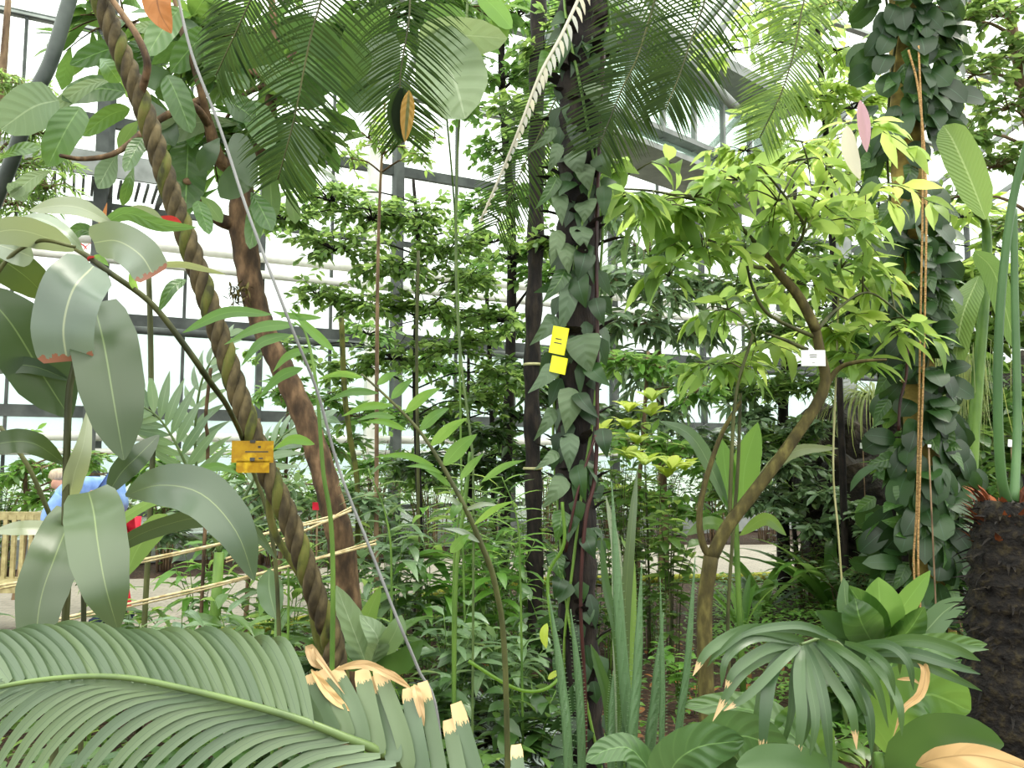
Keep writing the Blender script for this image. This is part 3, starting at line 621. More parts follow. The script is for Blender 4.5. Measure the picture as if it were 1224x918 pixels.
BL = [(70,120,10,150,0,62,'p'),(96,128,62,190,0,46,'g'),(170,60,95,75,0,30,'g'),(120,70,140,95,0,30,'g'),(150,110,84,118,0,38,'g'),(135,95,70,128,0,20,'p'),(155,130,105,158,0,26,'g'),
 (140,185,120,220,0,30,'p'),(285,148,188,168,0,34,'p'),(262,165,242,200,0,28,'d'),(225,170,222,240,0,52,'g'),(170,165,152,200,0,22,'g'),(165,145,145,175,0,22,'l'),(210,215,188,212,0,20,'g'),
 (300,205,268,232,0,40,'d'),(322,190,325,255,0,26,'l'),(345,190,372,225,0,28,'g'),(250,40,210,80,0,40,'g'),(215,10,180,60,0,36,'g'),(240,60,290,100,0,44,'g'),(200,40,165,35,0,18,'p'),
 (260,80,330,60,0,46,'d'),(300,60,350,110,0,50,'g'),(210,110,170,90,0,34,'d'),(230,20,262,-20,0,40,'g'),(320,100,380,120,0,44,'g'),(330,150,372,190,0,48,'d'),(300,120,318,172,0,44,'g'),(190,30,235,38,0,22,'p'),
 (280,160,300,215,0,36,'d'),(225,120,190,112,0,28,'d'),(330,40,400,60,0,50,'d'),(350,70,420,110,0,46,'g'),(340,0,400,-30,0,50,'g'),(160,200,148,240,0,16,'g'),(240,235,262,262,0,20,'l'),(236,240,248,275,0,22,'g'),
 (300,230,322,270,0,30,'g'),(310,240,300,290,0,26,'g'),(345,225,352,262,0,20,'l'),(0,190,42,178,0,18,'g'),(30,240,12,222,0,20,'p'),(60,205,18,232,0,22,'p'),(400,80,455,20,0,52,'g'),(410,110,432,60,0,44,'d'),(265,120,300,140,0,36,'g'),(200,90,225,150,0,36,'g'),(180,120,205,168,0,30,'d')]
for (x0, y0, x1, y1, _, w_, kd) in BL:
    d0 = 3.75+random.uniform(-.2, .35) if x0 > 130 else 3.4; m = MB(); bx, by = (x0+x1)/2, (y0+y1)/2-abs(x1-x0)*.12
    m.hleaf(PP([(x0, y0, d0), (bx, by, d0-.05), (x1+(x1-x0)*.15, y1+(y1-y0)*.15, d0-random.uniform(0, .2))]), px2m(w_*.9, d0), 'obov' if random.random() < .5 else 'broad', roll=random.uniform(-.4, .4), fold=.12, wave=.04)
    m.build('leaf', {'p': 'rubber_pale', 'g': 'rubber', 'd': 'dark', 'l': 'lime'}[kd], t)
fo = MB(); br_ = MB()
for c_ in ((150,30,4.3,.4),(230,60,4.4,.45),(320,60,4.4,.5),(400,50,4.5,.5),(250,180,4.4,.35),(330,150,4.4,.4),(470,20,4.6,.4),(540,10,4.8,.4)):
    q_ = P(*c_[:3]); o_ = P(322, 100, 4.02); br_.tube([o_, (q_+o_)/2+[0, 0, .1], q_], [.016, .008], 6, 8); blob(fo, br_, q_, c_[3], 12, 6, .26, .1, 'obov', .5, seg=4, twr=.005)
fo.build('foliage', 'rubber', t); br_.build('twigs', 'brownbark', t)
m = MB()   # fibrous clump on the trunk
for i in range(60):
    q = P(282+random.uniform(-9, 14), 352+random.uniform(-12, 12), 4.0); m.leaves([q], rdir(1)[0], .05, .014, 'lance', .5)
m.build('bud_clump', 'olivebark', t)
# large pale paddle leaf hanging in the top middle
t = thing('paddle_leaf_plant', 'high climber with huge pale paddle shaped leaves beside the yellow tipped frond', 'plant', G(560, 5.2))
m = MB(); m.tube([G(560, 5.2), P(552, 600, 5.2), P(546, 300, 5.1), P(530, 100, 4.2), P(512, -60, 4.0)], [.008, .006, .004], 7, 40); m.build('stem', 'greencane', t)
for pts, w_, mt in (([(500,45,3.6),(545,42,3.5),(606,46,3.45)], 46, 'rubber_pale'), ([(505,48,3.6),(540,90,3.5),(556,142,3.45)], 92, 'rubber_pale'), ([(570,-10,3.8),(592,10,3.8),(612,34,3.8)], 26, 'fresh'),
                    ([(470,40,3.7),(440,95,3.6),(425,135,3.6)], 56, 'dark'), ([(560,28,3.8),(530,20,3.8),(508,34,3.8)], 30, 'rubber')):
    m = MB(); m.hleaf(PP(pts), px2m(w_, pts[0][2]), 'broad', roll=.25, fold=.15, wave=.05); m.build('leaf', mt, t)

# ================================================================== HERO: foreground big leaved ginger, left
t = thing('broad_leaf_ginger', 'tall plant with huge grey green drooping leaves at the left edge', 'plant', G(66, 1.8))
m = MB(); m.tube([G(62, 1.8, -.02), P(76, 770, 1.8), P(78, 620, 1.8), P(82, 480, 1.8), P(88, 440, 1.8), P(100, 380, 1.8), P(118, 330, 1.78)], [.008, .0075, .005], 9, 50); m.build('stem', 'darkcane', t)
m = MB(); m.tube([G(120, 2.1, -.02), P(100, 700, 2.0), P(70, 640, 1.95), P(35, 560, 1.9), P(0, 510, 1.9)], [.0065, .005], 8, 40); m.build('stem', 'darkcane', t)
m = MB(); m.tube([G(-60, 1.7, -.02), P(-60, 500, 1.6), P(-10, 340, 1.5), P(40, 290, 1.5), P(90, 295, 1.5)], [.005, .003], 8, 40); m.build('stem', 'darkcane', t)
HG = [ # points, width px, mat, roll, profile
 ([(112,318,1.72),(88,345,1.62),(76,390,1.6),(80,432,1.62)], 68, 'ginger_tip', .1, 'blunt'),
 ([(112,362,1.78),(124,410,1.66),(136,480,1.62),(148,550,1.62)], 76, 'ginger_dark', -.15, 'droop'),
 ([(84,500,1.82),(52,450,1.8),(12,385,1.75),(-30,340,1.72)], 78, 'ginger_dark', .25, 'ell'),
 ([(84,455,1.82),(40,438,1.78),(0,438,1.75),(-40,450,1.75)], 22, 'ginger_dark', .3, 'ell'),
 ([(78,555,1.82),(40,530,1.75),(0,530,1.7),(-50,545,1.7)], 30, 'ginger_dark', .2, 'ell'),
 ([(60,360,1.7),(30,330,1.6),(-10,305,1.55),(-50,300,1.5)], 50, 'ginger_dark', -.2, 'ell'),
 ([(88,300,1.6),(50,282,1.5),(10,275,1.45),(-40,290,1.4)], 40, 'ginger_pale', -.4, 'ell'),
 ([(40,308,1.55),(20,300,1.5),(-10,290,1.5)], 36, 'ginger_pale', .3, 'ell'),
 ([(106,588,1.75),(112,612,1.62),(117,650,1.56),(126,700,1.53),(141,754,1.55)], 66, 'ginger', .05, 'droop'),
 ([(150,592,1.75),(190,580,1.6),(240,590,1.5),(282,635,1.48),(304,694,1.5)], 56, 'ginger', -.1, 'ell'),
 ([(88,610,1.85),(66,665,1.72),(48,720,1.68),(40,800,1.66)], 58, 'ginger', .1, 'droop'),
 ([(90,700,1.9),(150,648,1.85),(210,624,1.85),(258,618,1.85),(300,632,1.85),(330,668,1.85)], 26, 'ginger', .5, 'ell'),
 ([(82,610,1.85),(88,570,1.8),(100,530,1.8),(108,478,1.85)], 30, 'ginger_pale', .6, 'lance'),
 ([(190,520,1.9),(165,545,1.85),(145,565,1.85),(128,592,1.85)], 30, 'ginger_dark', .2, 'ell'),
 ([(112,290,1.65),(140,288,1.6),(168,305,1.55),(184,330,1.55)], 48, 'ginger_tip', .2, 'blunt'),
 ([(100,300,1.65),(80,280,1.6),(50,262,1.6),(20,262,1.6)], 24, 'ginger_pale', .9, 'ell'),
 ([(135,268,1.8),(100,250,1.75),(70,246,1.75),(35,252,1.75)], 26, 'ginger_pale', .5, 'ell'),
 ([(115,275,1.8),(150,255,1.8),(190,268,1.8),(235,272,1.8)], 20, 'rubber', .4, 'ell'),
 ([(115,280,1.8),(95,275,1.8),(78,290,1.8)], 18, 'rubber', .4, 'ell'),
 ([(130,260,1.9),(170,252,1.85),(195,262,1.85)], 18, 'ginger_pale', .6, 'ell'),
 ([(185,318,1.95),(220,316,1.9),(270,328,1.9)], 12, 'ginger_pale', .8, 'ell'),
 ([(120,640,1.95),(60,632,1.9),(20,632,1.85),(-10,636,1.85)], 20, 'ginger_pale', .5, 'ell'),
 ([(84,640,1.9),(95,655,1.9),(180,600,1.9),(230,600,1.9)], 16, 'mid', .7, 'ell'),
 ([(150,690,2.1),(165,655,2.1),(190,625,2.1),(200,615,2.1)], 30, 'mid', .3, 'ell')]
for pts, w_, mt, rl_, pf in HG:
    m = MB(); m.hleaf(PP(pts), px2m(w_, np.mean([q[2] for q in pts])), pf, roll=rl_, fold=.14, seg=20, ac=8, wave=.03); m.build('leaf', mt, t)
# arched bare cane crossing to the liana
t = thing('arched_cane', 'dark arching cane with reddish bracts crossing from the left leaves to the liana', 'cane', G(350, 3.2))
m = MB(); m.tube(PP([(78, 294, 2.0), (95, 300, 2.0), (130, 325, 2.0), (180, 362, 2.05), (220, 412, 2.1), (250, 455, 2.2), (275, 492, 2.6), (296, 545, 3.12), (330, 680, 3.2)])+[G(350, 3.2, -.01)], [.006, .008, .008], 8, 60); m.build('stem', 'darkcane', t)
m = MB(); m.hleaf(PP([(120, 290, 1.98), (122, 268, 1.97), (128, 242, 1.97)]), .018, 'lance', fold=.5); m.build('bract', 'brown', t)
m = MB(); m.leaves(PP([(105, 300, 1.98), (112, 306, 1.98), (118, 302, 1.98), (110, 290, 1.97)]), rdir(4), .03, .015, 'ell'); m.build('red_bud', 'red', t)
for pts, w_, mt in (([(222,334,2.1),(205,345,2.05),(190,372,2.05)], 15, 'rubber'), ([(165,350,2.05),(158,335,2.0),(160,318,2.0)], 9, 'fresh'), ([(325,376,2.1),(270,374,2.1),(218,398,2.1)], 15, 'fresh'),
                    ([(182,262,2.2),(205,262,2.2),(218,268,2.2)], 10, 'red'), ([(130,318,2.0),(118,308,2.0),(108,312,2.0)], 8, 'fresh')):
    m = MB(); m.hleaf(PP(pts), px2m(w_, 2.05), 'ell', roll=.3); m.build('leaf', mt, t)
# dried leaf hanging at top left
t = tag((lambda m: (m.hleaf(PP([(200, -60, 2.4), (188, -20, 2.4), (190, 12, 2.38), (205, 40, 2.4)]), .09, 'ell', fold=.5, wave=.25, seg=24), m.build('dried_leaf', 'brown', origin=P(200, -60, 2.4)))[1])(MB()), 'curled tan dead leaf hanging at the top edge above the liana', 'leaf')
# second cane group near the liana
CG = [([(355,388,2.6),(310,392,2.55),(268,412,2.55)], 15), ([(348,400,2.6),(312,410,2.55),(288,438,2.55)], 14), ([(372,418,2.6),(345,425,2.6),(326,445,2.6)], 11), ([(362,440,2.6),(335,450,2.6),(307,478,2.6)], 13),
      ([(376,531,2.6),(350,525,2.6),(326,538,2.6)], 12), ([(236,562,2.6),(262,558,2.6),(288,568,2.6)], 11), ([(400,420,2.6),(372,395,2.6),(345,368,2.6)], 12), ([(385,380,2.6),(350,378,2.6),(325,372,2.6)], 9)]
t = thing('green_cane', 'slender green cane with bright lance leaves just right of the liana', 'cane', G(402, 2.7))
m = MB(); m.tube([G(402, 2.7, -.01)]+PP([(398, 690, 2.65), (386, 560, 2.62), (378, 460, 2.6), (366, 400, 2.6), (352, 385, 2.6)]), [.009, .006, .003], 7, 40); m.build('stem', 'greencane', t)
for pts, w_ in CG:
    m = MB(); m.hleaf(PP(pts), px2m(w_, 2.6), 'lance', roll=random.uniform(-.2, .5)); m.build('leaf', 'fresh', t)
# centre arching cane
t = thing('green_cane', 'arching green cane with paired bright leaves left of the central trunk', 'cane', G(610, 2.7))
m = MB(); m.tube(PP([(432,447,2.6),(465,477,2.6),(502,516,2.6),(530,559,2.6),(556,607,2.6),(575,650,2.62),(592,700,2.65),(604,800,2.68)])+[G(610, 2.7, -.01)], [.003, .006, .009, .009], 8, 50); m.build('stem', 'darkcane', t)
z_ = lambda a, b: (380+a/3.53, 440+b/3.53)
LV = [(250,70,340,18,30),(310,130,402,48,36),(368,190,520,82,40),(430,262,555,168,42),(475,330,630,210,46),(530,412,672,278,62),(600,470,700,360,34),(690,480,875,388,28),
 (190,40,0,45,26),(255,105,30,142,30),(310,160,98,205,30),(330,210,160,222,26),(372,262,190,228,26),(492,412,240,375,26),(525,445,370,415,22),(560,500,452,430,22),(612,592,530,540,20),(682,735,530,676,24),(620,600,770,580,20),(660,660,830,560,26),(600,560,560,640,40),(560,780,640,700,40)]
for (a0, b0, a1, b1, w_) in LV:
    x0, y0 = z_(a0, b0); x1, y1 = z_(a1, b1); m = MB()
    m.hleaf(PP([(x0, y0, 2.6), ((x0+x1)/2, (y0+y1)/2-abs(x1-x0)*.10, 2.56), (x1, y1, 2.56)]), px2m(w_/3.53*1.15, 2.6), 'lance', roll=random.uniform(-.2, .4), fold=.2)
    m.build('leaf', 'ginger_pale' if w_ in (20, 24) else 'fresh', t)
# grey wire stay
m = MB(); m.tube(PP([(205,-40,2.4),(228,60,2.4),(262,150,2.4),(295,250,2.4),(325,330,2.4),(352,400,2.4),(380,470,2.45),(405,560,2.5),(440,650,2.5),(475,740,2.5),(500,800,2.55),(525,870,2.6)])+[G(545, 2.65)], [.0045], 6, 70)
tag(m.build('wire_stay', 'wire', origin=G(545, 2.65)), 'thin grey wire running from the top left down to the middle bed', 'wire')
# leaning pole top left
m = MB(); m.tube(PP([(110,-90,3.8),(80,10,3.8),(60,75,3.8),(38,120,3.8),(15,190,3.9),(-10,250,4.0),(-40,330,4.1)])+[G(-160, 4.6)], [.032, .034, .036], 10, 40)
tag(m.build('leaning_pole', 'bluecane2', origin=G(-160, 4.6)), 'grey green leaning pole in the top left corner', 'pole')

# ================================================================== HERO: foreground frond, bottom left
t = thing('feather_palm', 'low palm whose broad feather frond sweeps across the bottom left', 'palm', G(720, 1.5))
rc = PP([(720, 1500, 1.5), (600, 1010, 1.4), (480, 915, 1.3), (408, 880, 1.25), (335, 853, 1.235), (218, 823, 1.225), (134, 809, 1.22), (40, 814, 1.22), (-60, 835, 1.22)])
m = MB(); m.tube(rc, [.013, .009, .006, .0048, .004, .003], 9, 70); fr = m.build('frond', 'rachis', t)
m = MB(); m.tube([G(720, 1.5, -.02), rc[0]+[0, 0, .02]], [.06, .05], 10, 4); m.build('trunk', 'fibre', t)
fl = MB(); fd = MB()
up_ = [(8,775),(40,762),(64,755),(88,751),(112,750),(150,752),(180,750),(212,752),(250,755),(285,765),(335,762)]
for x in np.linspace(12, 372, 25):
    y = np.interp(x, [0, 134, 218, 335, 408], [815, 809, 823, 853, 880]); k_ = np.interp(x, [0, 200, 372], [.75, 1, .85]); up2 = np.interp(x, [0, 200, 340, 372], [48, 66, 96, 100])*random.uniform(.94, 1.05); lf = np.interp(x, [0, 200, 330, 372], [70, 96, 84, 52])*random.uniform(.95, 1.05)
    fl.hleaf(PP([(x, y, 1.235), (x-lf*.32, y-up2*.62, 1.28), (x-lf*.66, y-up2*.98, 1.33), (x-lf, y-up2*.93, 1.38)]), px2m(17, 1.28), 'strap', roll=-.3, fold=.10, ac=4)
UPD = [((375,869),(362,838),(345,798),22),((395,876),(385,850),(372,805),22),((412,882),(404,850),(385,800),21),((430,892),(424,850),(400,800),21),((448,900),(444,860),(432,800),22),((466,910),(466,880),(446,808),22),((484,918),(478,870),(452,800),20),((502,930),(498,880),(488,822),20),((522,940),(522,900),(505,815),18),((548,955),(548,920),(536,860),19),((575,965),(572,935),(545,840),20),((625,990),(622,950),(617,890),17)]
for (a_, b_, c_, w_) in UPD:
    p3 = PP([(a_[0]+6, a_[1]+2, 1.27), (b_[0], b_[1], 1.29), (c_[0], c_[1], 1.33)]); fd.hleaf(p3, px2m(w_, 1.28), 'blunt', roll=-.2, fold=.1, ac=4)
for (pts, w_) in (([(345,800,1.33),(338,812,1.3),(368,850,1.3)], 14), ([(385,800,1.33),(374,790,1.32),(372,775,1.33),(412,830,1.3)], 10), ([(400,800,1.33),(440,795,1.3),(490,822,1.3)], 10), ([(452,800,1.33),(470,808,1.31),(492,824,1.3)], 9), ([(495,818,1.33),(500,835,1.31),(507,868,1.3)], 11), ([(372,800,1.33),(395,830,1.3),(418,850,1.29)], 12)):
    m = MB(); m.hleaf(PP(pts), px2m(w_, 1.3), 'ell', fold=.4, wave=.2); m.build('dried_tip', 'straw', fr)
for x in np.linspace(492, 6, 27):
    y = np.interp(x, [0, 134, 218, 335, 408, 492], [815, 809, 823, 853, 880, 922]); ln = random.uniform(.95, 1.05)*np.interp(x, [0, 100, 300, 492], [120, 165, 185, 150])
    fl.hleaf(PP([(x, y, 1.25), (x-ln*.42, y+ln*.07, 1.235), (x-ln*.80, y+ln*.36, 1.22), (x-ln*1.12, y+ln*.88, 1.2)]), px2m(14, 1.2), 'strap', roll=.35, fold=.16, ac=4)
fl.build('leaflets', 'frond', fr); o = fd.build('cut_leaflets', 'frond_dry', fr)
# ================================================================== HERO: foreground fan frond bottom right
t = thing('fan_palm', 'low palm with arching dark leaflets and straw coloured tips at the bottom right', 'palm', G(1090, 2.1))
rc = [G(1090, 2.1, .15)]+PP([(1060, 1000, 2.05), (1040, 860, 2.0), (1010, 780, 1.9), (985, 764, 1.82), (958, 770, 1.76)])
m = MB(); m.tube(rc, [.014, .01, .005, .003], 8, 40); fr = m.build('frond', 'rachis', t)
m = MB(); m.tube([G(1090, 2.1, -.02), G(1090, 2.1, .2)], [.07, .05], 10, 4); m.build('trunk', 'fibre', t)
fl = MB(); fd = MB()
FP = [((961,766),(900,752),(850,775),(828,808),15,1),((955,768),(905,762),(870,785),(862,822),13,0),((950,772),(905,790),(880,812),(852,862),16,1),((952,774),(925,800),(915,850),(910,918),18,1),((958,772),(955,810),(958,860),(950,920),16,1),
 ((962,770),(978,810),(988,860),(993,922),16,0),((968,770),(1000,820),(1018,850),(1024,896),15,1),((972,768),(1015,810),(1038,850),(1042,905),16,0),((950,770),(915,776),(880,800),(866,826),14,1),((975,766),(1000,790),(1020,820),(1038,862),14,0),
 ((990,762),(940,750),(890,756),(850,790),13,0),((1000,764),(960,748),(910,752),(872,766),11,0),((1010,768),(1040,780),(1062,800),(1070,832),12,0),((1020,772),(1060,770),(1085,790),(1092,825),12,0),((1030,775),(1090,765),(1140,776),(1172,790),17,0),((1035,780),(1085,780),(1130,792),(1172,806),15,0),
 ((1040,786),(1090,790),(1135,808),(1174,826),13,0),((980,766),(1010,780),(1045,812),(1062,870),13,0),((956,772),(935,790),(895,830),(865,850),13,1),((960,770),(968,815),(975,860),(968,905),13,0),((1040,790),(1060,812),(1075,842),(1078,880),12,0)]
for (a_, b_, c_, e_, w_, dr) in FP:
    p3 = PP([(*a_, 1.8), (*b_, 1.74), (*c_, 1.7), (*e_, 1.7)]); (fd if dr else fl).hleaf(p3, px2m(w_*.88, 1.72), 'strap', roll=random.uniform(-.2, .3), fold=.18, ac=4)
    if random.random() < .6:
        jx, jy = random.uniform(-16, 16), random.uniform(-12, 12); fl.hleaf(PP([(*a_, 1.82), (b_[0]+jx*.4, b_[1]+jy*.4, 1.79), (c_[0]+jx*.8, c_[1]+jy*.8-3, 1.77), (e_[0]+jx*1.1, e_[1]+jy-14, 1.78)]), px2m(w_*.6, 1.76), 'strap', roll=random.uniform(-.3, .3), fold=.2, ac=4)
fl.build('leaflets', 'fanpalm', fr); fd.build('dry_tipped_leaflets', 'fanpalm_dry', fr)
m = MB(); m.hleaf(PP([(1092, 786, 1.75), (1106, 800, 1.72), (1100, 830, 1.72), (1080, 848, 1.72), (1068, 880, 1.72)]), .018, 'lance', fold=.6, wave=.3); m.hleaf(PP([(1072, 812, 1.75), (1090, 812, 1.74), (1102, 820, 1.73)]), .008, 'lance', fold=.6); m.build('dried_tip', 'straw', fr)
# dried frond across bottom right corner
t = thing('broad_leaf_plant', 'low wide leaved plant with straw coloured dead leaf in the bottom right corner', 'plant', G(1080, 1.9))
for pts, w_, mt, pf in (([(1095,915,1.7),(1130,905,1.6),(1180,905,1.55),(1260,930,1.5)], 26, 'straw', 'ell'), ([(1040,950,1.75),(980,925,1.7),(930,912,1.68),(880,915,1.65)], 44, 'dark', 'broad'),
   ([(1060,900,1.9),(1080,850,1.85),(1110,830,1.85),(1160,850,1.85)], 80, 'rubber', 'broad'), ([(1000,930,1.85),(930,865,1.9),(880,845,2.0),(812,842,2.05)], 42, 'calathea', 'ell'), ([(1060,920,1.8),(1120,880,1.7),(1200,890,1.65)], 50, 'dark', 'broad'),
   ([(1070,860,2.2),(1060,810,2.2),(1080,770,2.2)], 60, 'rubber', 'broad'), ([(1060,800,2.4),(1110,775,2.4),(1180,770,2.4)], 34, 'calathea', 'ell'), ([(980,940,1.9),(960,880,1.9),(955,840,1.9)], 70, 'rubber', 'broad')):
    m = MB(); m.hleaf(PP(pts), px2m(w_, pts[0][2]), pf, roll=.2, fold=.15, wave=.06, ac=8, seg=20); m.build('leaf', mt, t)
m = MB(); m.tube([G(1080, 1.9, -.02), P(1060, 1000, 1.9), P(1050, 900, 1.9)], [.015, .01], 7, 10); m.build('stem', 'greencane', t)
t = thing('broad_leaf_plant', 'patch of pale veined leaves at the bottom edge below the spiky stems', 'plant', G(820, 1.9))
for pts, w_ in (([(820,1000,1.9),(850,900,1.8),(890,880,1.75),(945,905,1.75)], 62), ([(815,1000,1.9),(800,930,1.8),(830,895,1.75),(890,885,1.75)], 60), ([(830,1000,1.9),(870,940,1.8),(930,915,1.75)], 60), ([(800,960,1.9),(760,900,1.9),(730,895,1.9),(700,910,1.9)], 34)):
    m = MB(); m.hleaf(PP(pts), px2m(w_, 1.8), 'broad', roll=.3, fold=.12, wave=.05, ac=8, seg=20); m.build('leaf', 'calathea', t)
m = MB(); m.tube([G(820, 1.9, -.02), P(820, 1000, 1.9)], [.015, .01], 7, 10); m.build('stem', 'greencane', t)

# ================================================================== HERO: spiky upright stems in the middle foreground
SPK = [((680,930),(672,820),(656,710),11,'far left of the spiky stems, tilting toward the central trunk'),((696,930),(692,820),(682,728),10,'short and straight, just in front of the central trunk foot'),((756,930),(742,760),(731,575),14,'tallest and broadest, rising beside the blade leaves'),
 ((755,940),(762,800),(767,673),12,'standing upright right of the tallest one'),((731,940),(731,860),(733,802),9,'stubby pale one low between the taller pairs'),((776,940),(784,830),(793,732),13,'thick with toothed edges, leaning slightly right'),((792,940),(792,820),(789,690),7,'thin dark one rising behind the thick leaning stem'),
 ((808,940),(822,790),(831,665),9,'slim, farthest toward the forked tree'),((741,940),(744,890),(745,846),7,'shortest, barely rising above the bottom edge')]
for k, (a_, b_, c_, w_, lb) in enumerate(SPK):
    d0 = 2.0+.05*(k % 3); e0 = G(a_[0]+(a_[0]-b_[0])*.8, d0+.05, -.01); t = thing('spiky_succulent', 'toothed green succulent stem, '+lb, 'succulent', e0)
    p = spline([e0]+PP([(*a_, d0), (*b_, d0), (*c_, d0)]), 60); r0 = px2m(w_, d0)/2; m = MB(); m.tube(p, [r0, r0, r0, r0*.85, r0*.08], 6); m.build('stem', 'sansev', t)
    X_ = np.arange(20, 58); rr2 = np.interp(X_/59, [0, .5, .75, 1], [r0, r0, r0*.85, r0*.08])
    tm = MB()
    for sd in (-1, 1): tm.leaves(p[X_]+np.stack([sd*rr2*.85, -rr2*.3, 0*rr2], -1), np.array((sd*1., -.2, .5)), .008, .007, 'lance', .3, .3, 0, 2)
    tm.leaves(p[X_]+np.stack([0*rr2, -rr2*.95, 0*rr2], -1), np.array((0, -1., .4)), .007, .007, 'lance', .3, .3, 0, 2)
    tm.build('teeth', 'sansev', t)
t = thing('snake_plant', 'dark blade leaved plant rising between the toothed stems', 'plant', G(742, 2.4))
for pts, w_, mt in (([(744,1010,2.4),(740,790,2.3),(724,700,2.3),(718,640,2.3)], 11, 'dark'), ([(746,1010,2.4),(745,780,2.35),(752,660,2.3),(762,558,2.3)], 14, 'ginger'), ([(745,1010,2.4),(738,760,2.4),(736,660,2.4),(724,592,2.38)], 14, 'ginger_pale'), ([(740,1010,2.4),(728,850,2.4),(716,800,2.4),(706,770,2.4)], 14, 'dark'), ([(750,1010,2.4),(756,700,2.4),(742,640,2.4)], 9, 'mid')):
    m = MB(); m.hleaf(PP(pts), px2m(w_, 2.35), 'strap', roll=.3, fold=.3); m.build('leaf', mt, t)
m = MB(); m.tube([G(742, 2.4, -.02), G(742, 2.4, .2)], [.02, .015], 7, 3); m.build('stem', 'greencane', t)

# ================================================================== HERO: forked tree on the right with white tag
FT = [G(838, 4.4, -.02), P(842, 740, 4.4), P(850, 665, 4.4)]
t = thing('forked_tree', 'slender forked tree with lime green crown and a white tag right of centre', 'tree', FT[0])
m = MB(); m.tube(FT, [.045, .04, .04], 10, 12); m.build('trunk', 'olivebark', t)
for pts, r_ in (([(850,668,4.4),(868,632,4.4),(900,590,4.4),(945,530,4.4),(985,465,4.4),(980,420,4.4),(974,388,4.4)], [.036, .034, .03, .026]), ([(850,668,4.4),(840,650,4.4),(836,620,4.4),(842,580,4.42),(862,520,4.45),(885,480,4.5)], [.02, .016, .01]),
   ([(976,395,4.4),(955,355,4.38),(930,325,4.35),(905,292,4.35)], [.03, .026, .022]), ([(988,460,4.4),(1003,440,4.38),(1028,432,4.3),(1060,430,4.25)], [.018, .012, .006]), ([(972,402,4.4),(940,388,4.35),(915,372,4.3),(900,345,4.25),(893,318,4.2)], [.012, .007]),
   ([(965,418,4.4),(935,405,4.35),(915,398,4.3)], [.012, .005]), ([(925,320,4.35),(900,318,4.3),(885,300,4.3),(840,285,4.1)], [.012, .006]), ([(930,325,4.35),(960,280,4.2),(950,250,4.1),(910,200,4.0)], [.010, .005]), ([(976,395,4.4),(1000,370,4.5),(1040,350,4.6),(1090,388,4.7)], [.012, .007, .005]),
   ([(872,635,4.42),(874,560,4.4),(880,470,4.4),(900,400,4.4)], [.012, .008]), ([(905,292,4.35),(860,250,4.2),(790,230,4.0),(730,225,3.9)], [.012, .004])):
    m = MB(); m.tube(PP(pts), r_, 8, 24); m.build('branch', 'olivebark' if r_[0] > .015 else 'darkcane', t)
fo = MB(); fh = MB(); br_ = MB()
BPTS = np.vstack([spline(PP(q_), 16) for q_ in ([(988,460,4.4),(1003,440,4.38),(1028,432,4.3),(1060,430,4.25)], [(972,402,4.4),(940,388,4.35),(915,372,4.3),(900,345,4.25),(893,318,4.2)], [(925,320,4.35),(900,318,4.3),(885,300,4.3),(840,285,4.1)],
   [(930,325,4.35),(960,280,4.2),(950,250,4.1),(910,200,4.0)], [(976,395,4.4),(1000,370,4.5),(1040,350,4.6),(1090,388,4.7)], [(872,635,4.42),(874,560,4.4),(880,470,4.4),(900,400,4.4)], [(905,292,4.35),(860,250,4.2),(790,230,4.0),(730,225,3.9)])])
def link(br, c, B):
    q = B[int(np.argmin(np.linalg.norm(B-c, axis=1)))]; br.tube([q, (q+c)/2+[0, 0, .03], c], [.006, .003], 5, 6)
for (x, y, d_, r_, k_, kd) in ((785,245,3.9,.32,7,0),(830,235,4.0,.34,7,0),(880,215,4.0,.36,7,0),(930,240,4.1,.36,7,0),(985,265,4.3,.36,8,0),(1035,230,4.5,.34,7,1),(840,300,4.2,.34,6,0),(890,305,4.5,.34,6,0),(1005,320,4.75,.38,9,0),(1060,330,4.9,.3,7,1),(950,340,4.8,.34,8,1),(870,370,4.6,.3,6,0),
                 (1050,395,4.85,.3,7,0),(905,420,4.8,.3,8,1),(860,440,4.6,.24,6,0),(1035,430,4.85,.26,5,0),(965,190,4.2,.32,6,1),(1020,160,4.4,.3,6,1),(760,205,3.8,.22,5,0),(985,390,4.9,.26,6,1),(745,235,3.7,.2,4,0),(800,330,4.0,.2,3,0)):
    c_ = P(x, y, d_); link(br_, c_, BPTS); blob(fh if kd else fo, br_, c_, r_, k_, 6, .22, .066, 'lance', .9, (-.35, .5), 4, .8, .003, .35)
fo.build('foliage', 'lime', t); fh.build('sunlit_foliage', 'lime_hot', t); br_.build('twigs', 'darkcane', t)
sign('white rectangular name tag hung on the forked tree', (P(972, 428, 4.28), .125, .082, 0.0, 0.0), 'whitetag', [(0, .2, .3, .05), (0, .06, .28, .05), (0, -.28, .12, .03)])
# pinkish drooping bracts
t = thing('drooping_bract', 'pink folded young leaf hanging in the lime crown', 'leaf', P(1030, 120, 4.0)); m = MB(); m.hleaf(PP([(1028, 120, 4.0), (1033, 150, 4.0), (1036, 182, 4.0)]), .06, 'ell', fold=.7); m.build('leaf', 'pink', t)
t = thing('drooping_bract', 'pale cream young leaf hanging below the pink one', 'leaf', P(1012, 150, 4.0)); m = MB(); m.hleaf(PP([(1012, 150, 4.0), (1016, 180, 4.0), (1028, 215, 4.0)]), .075, 'ell', fold=.4); m.build('leaf', 'pinkwhite', t)

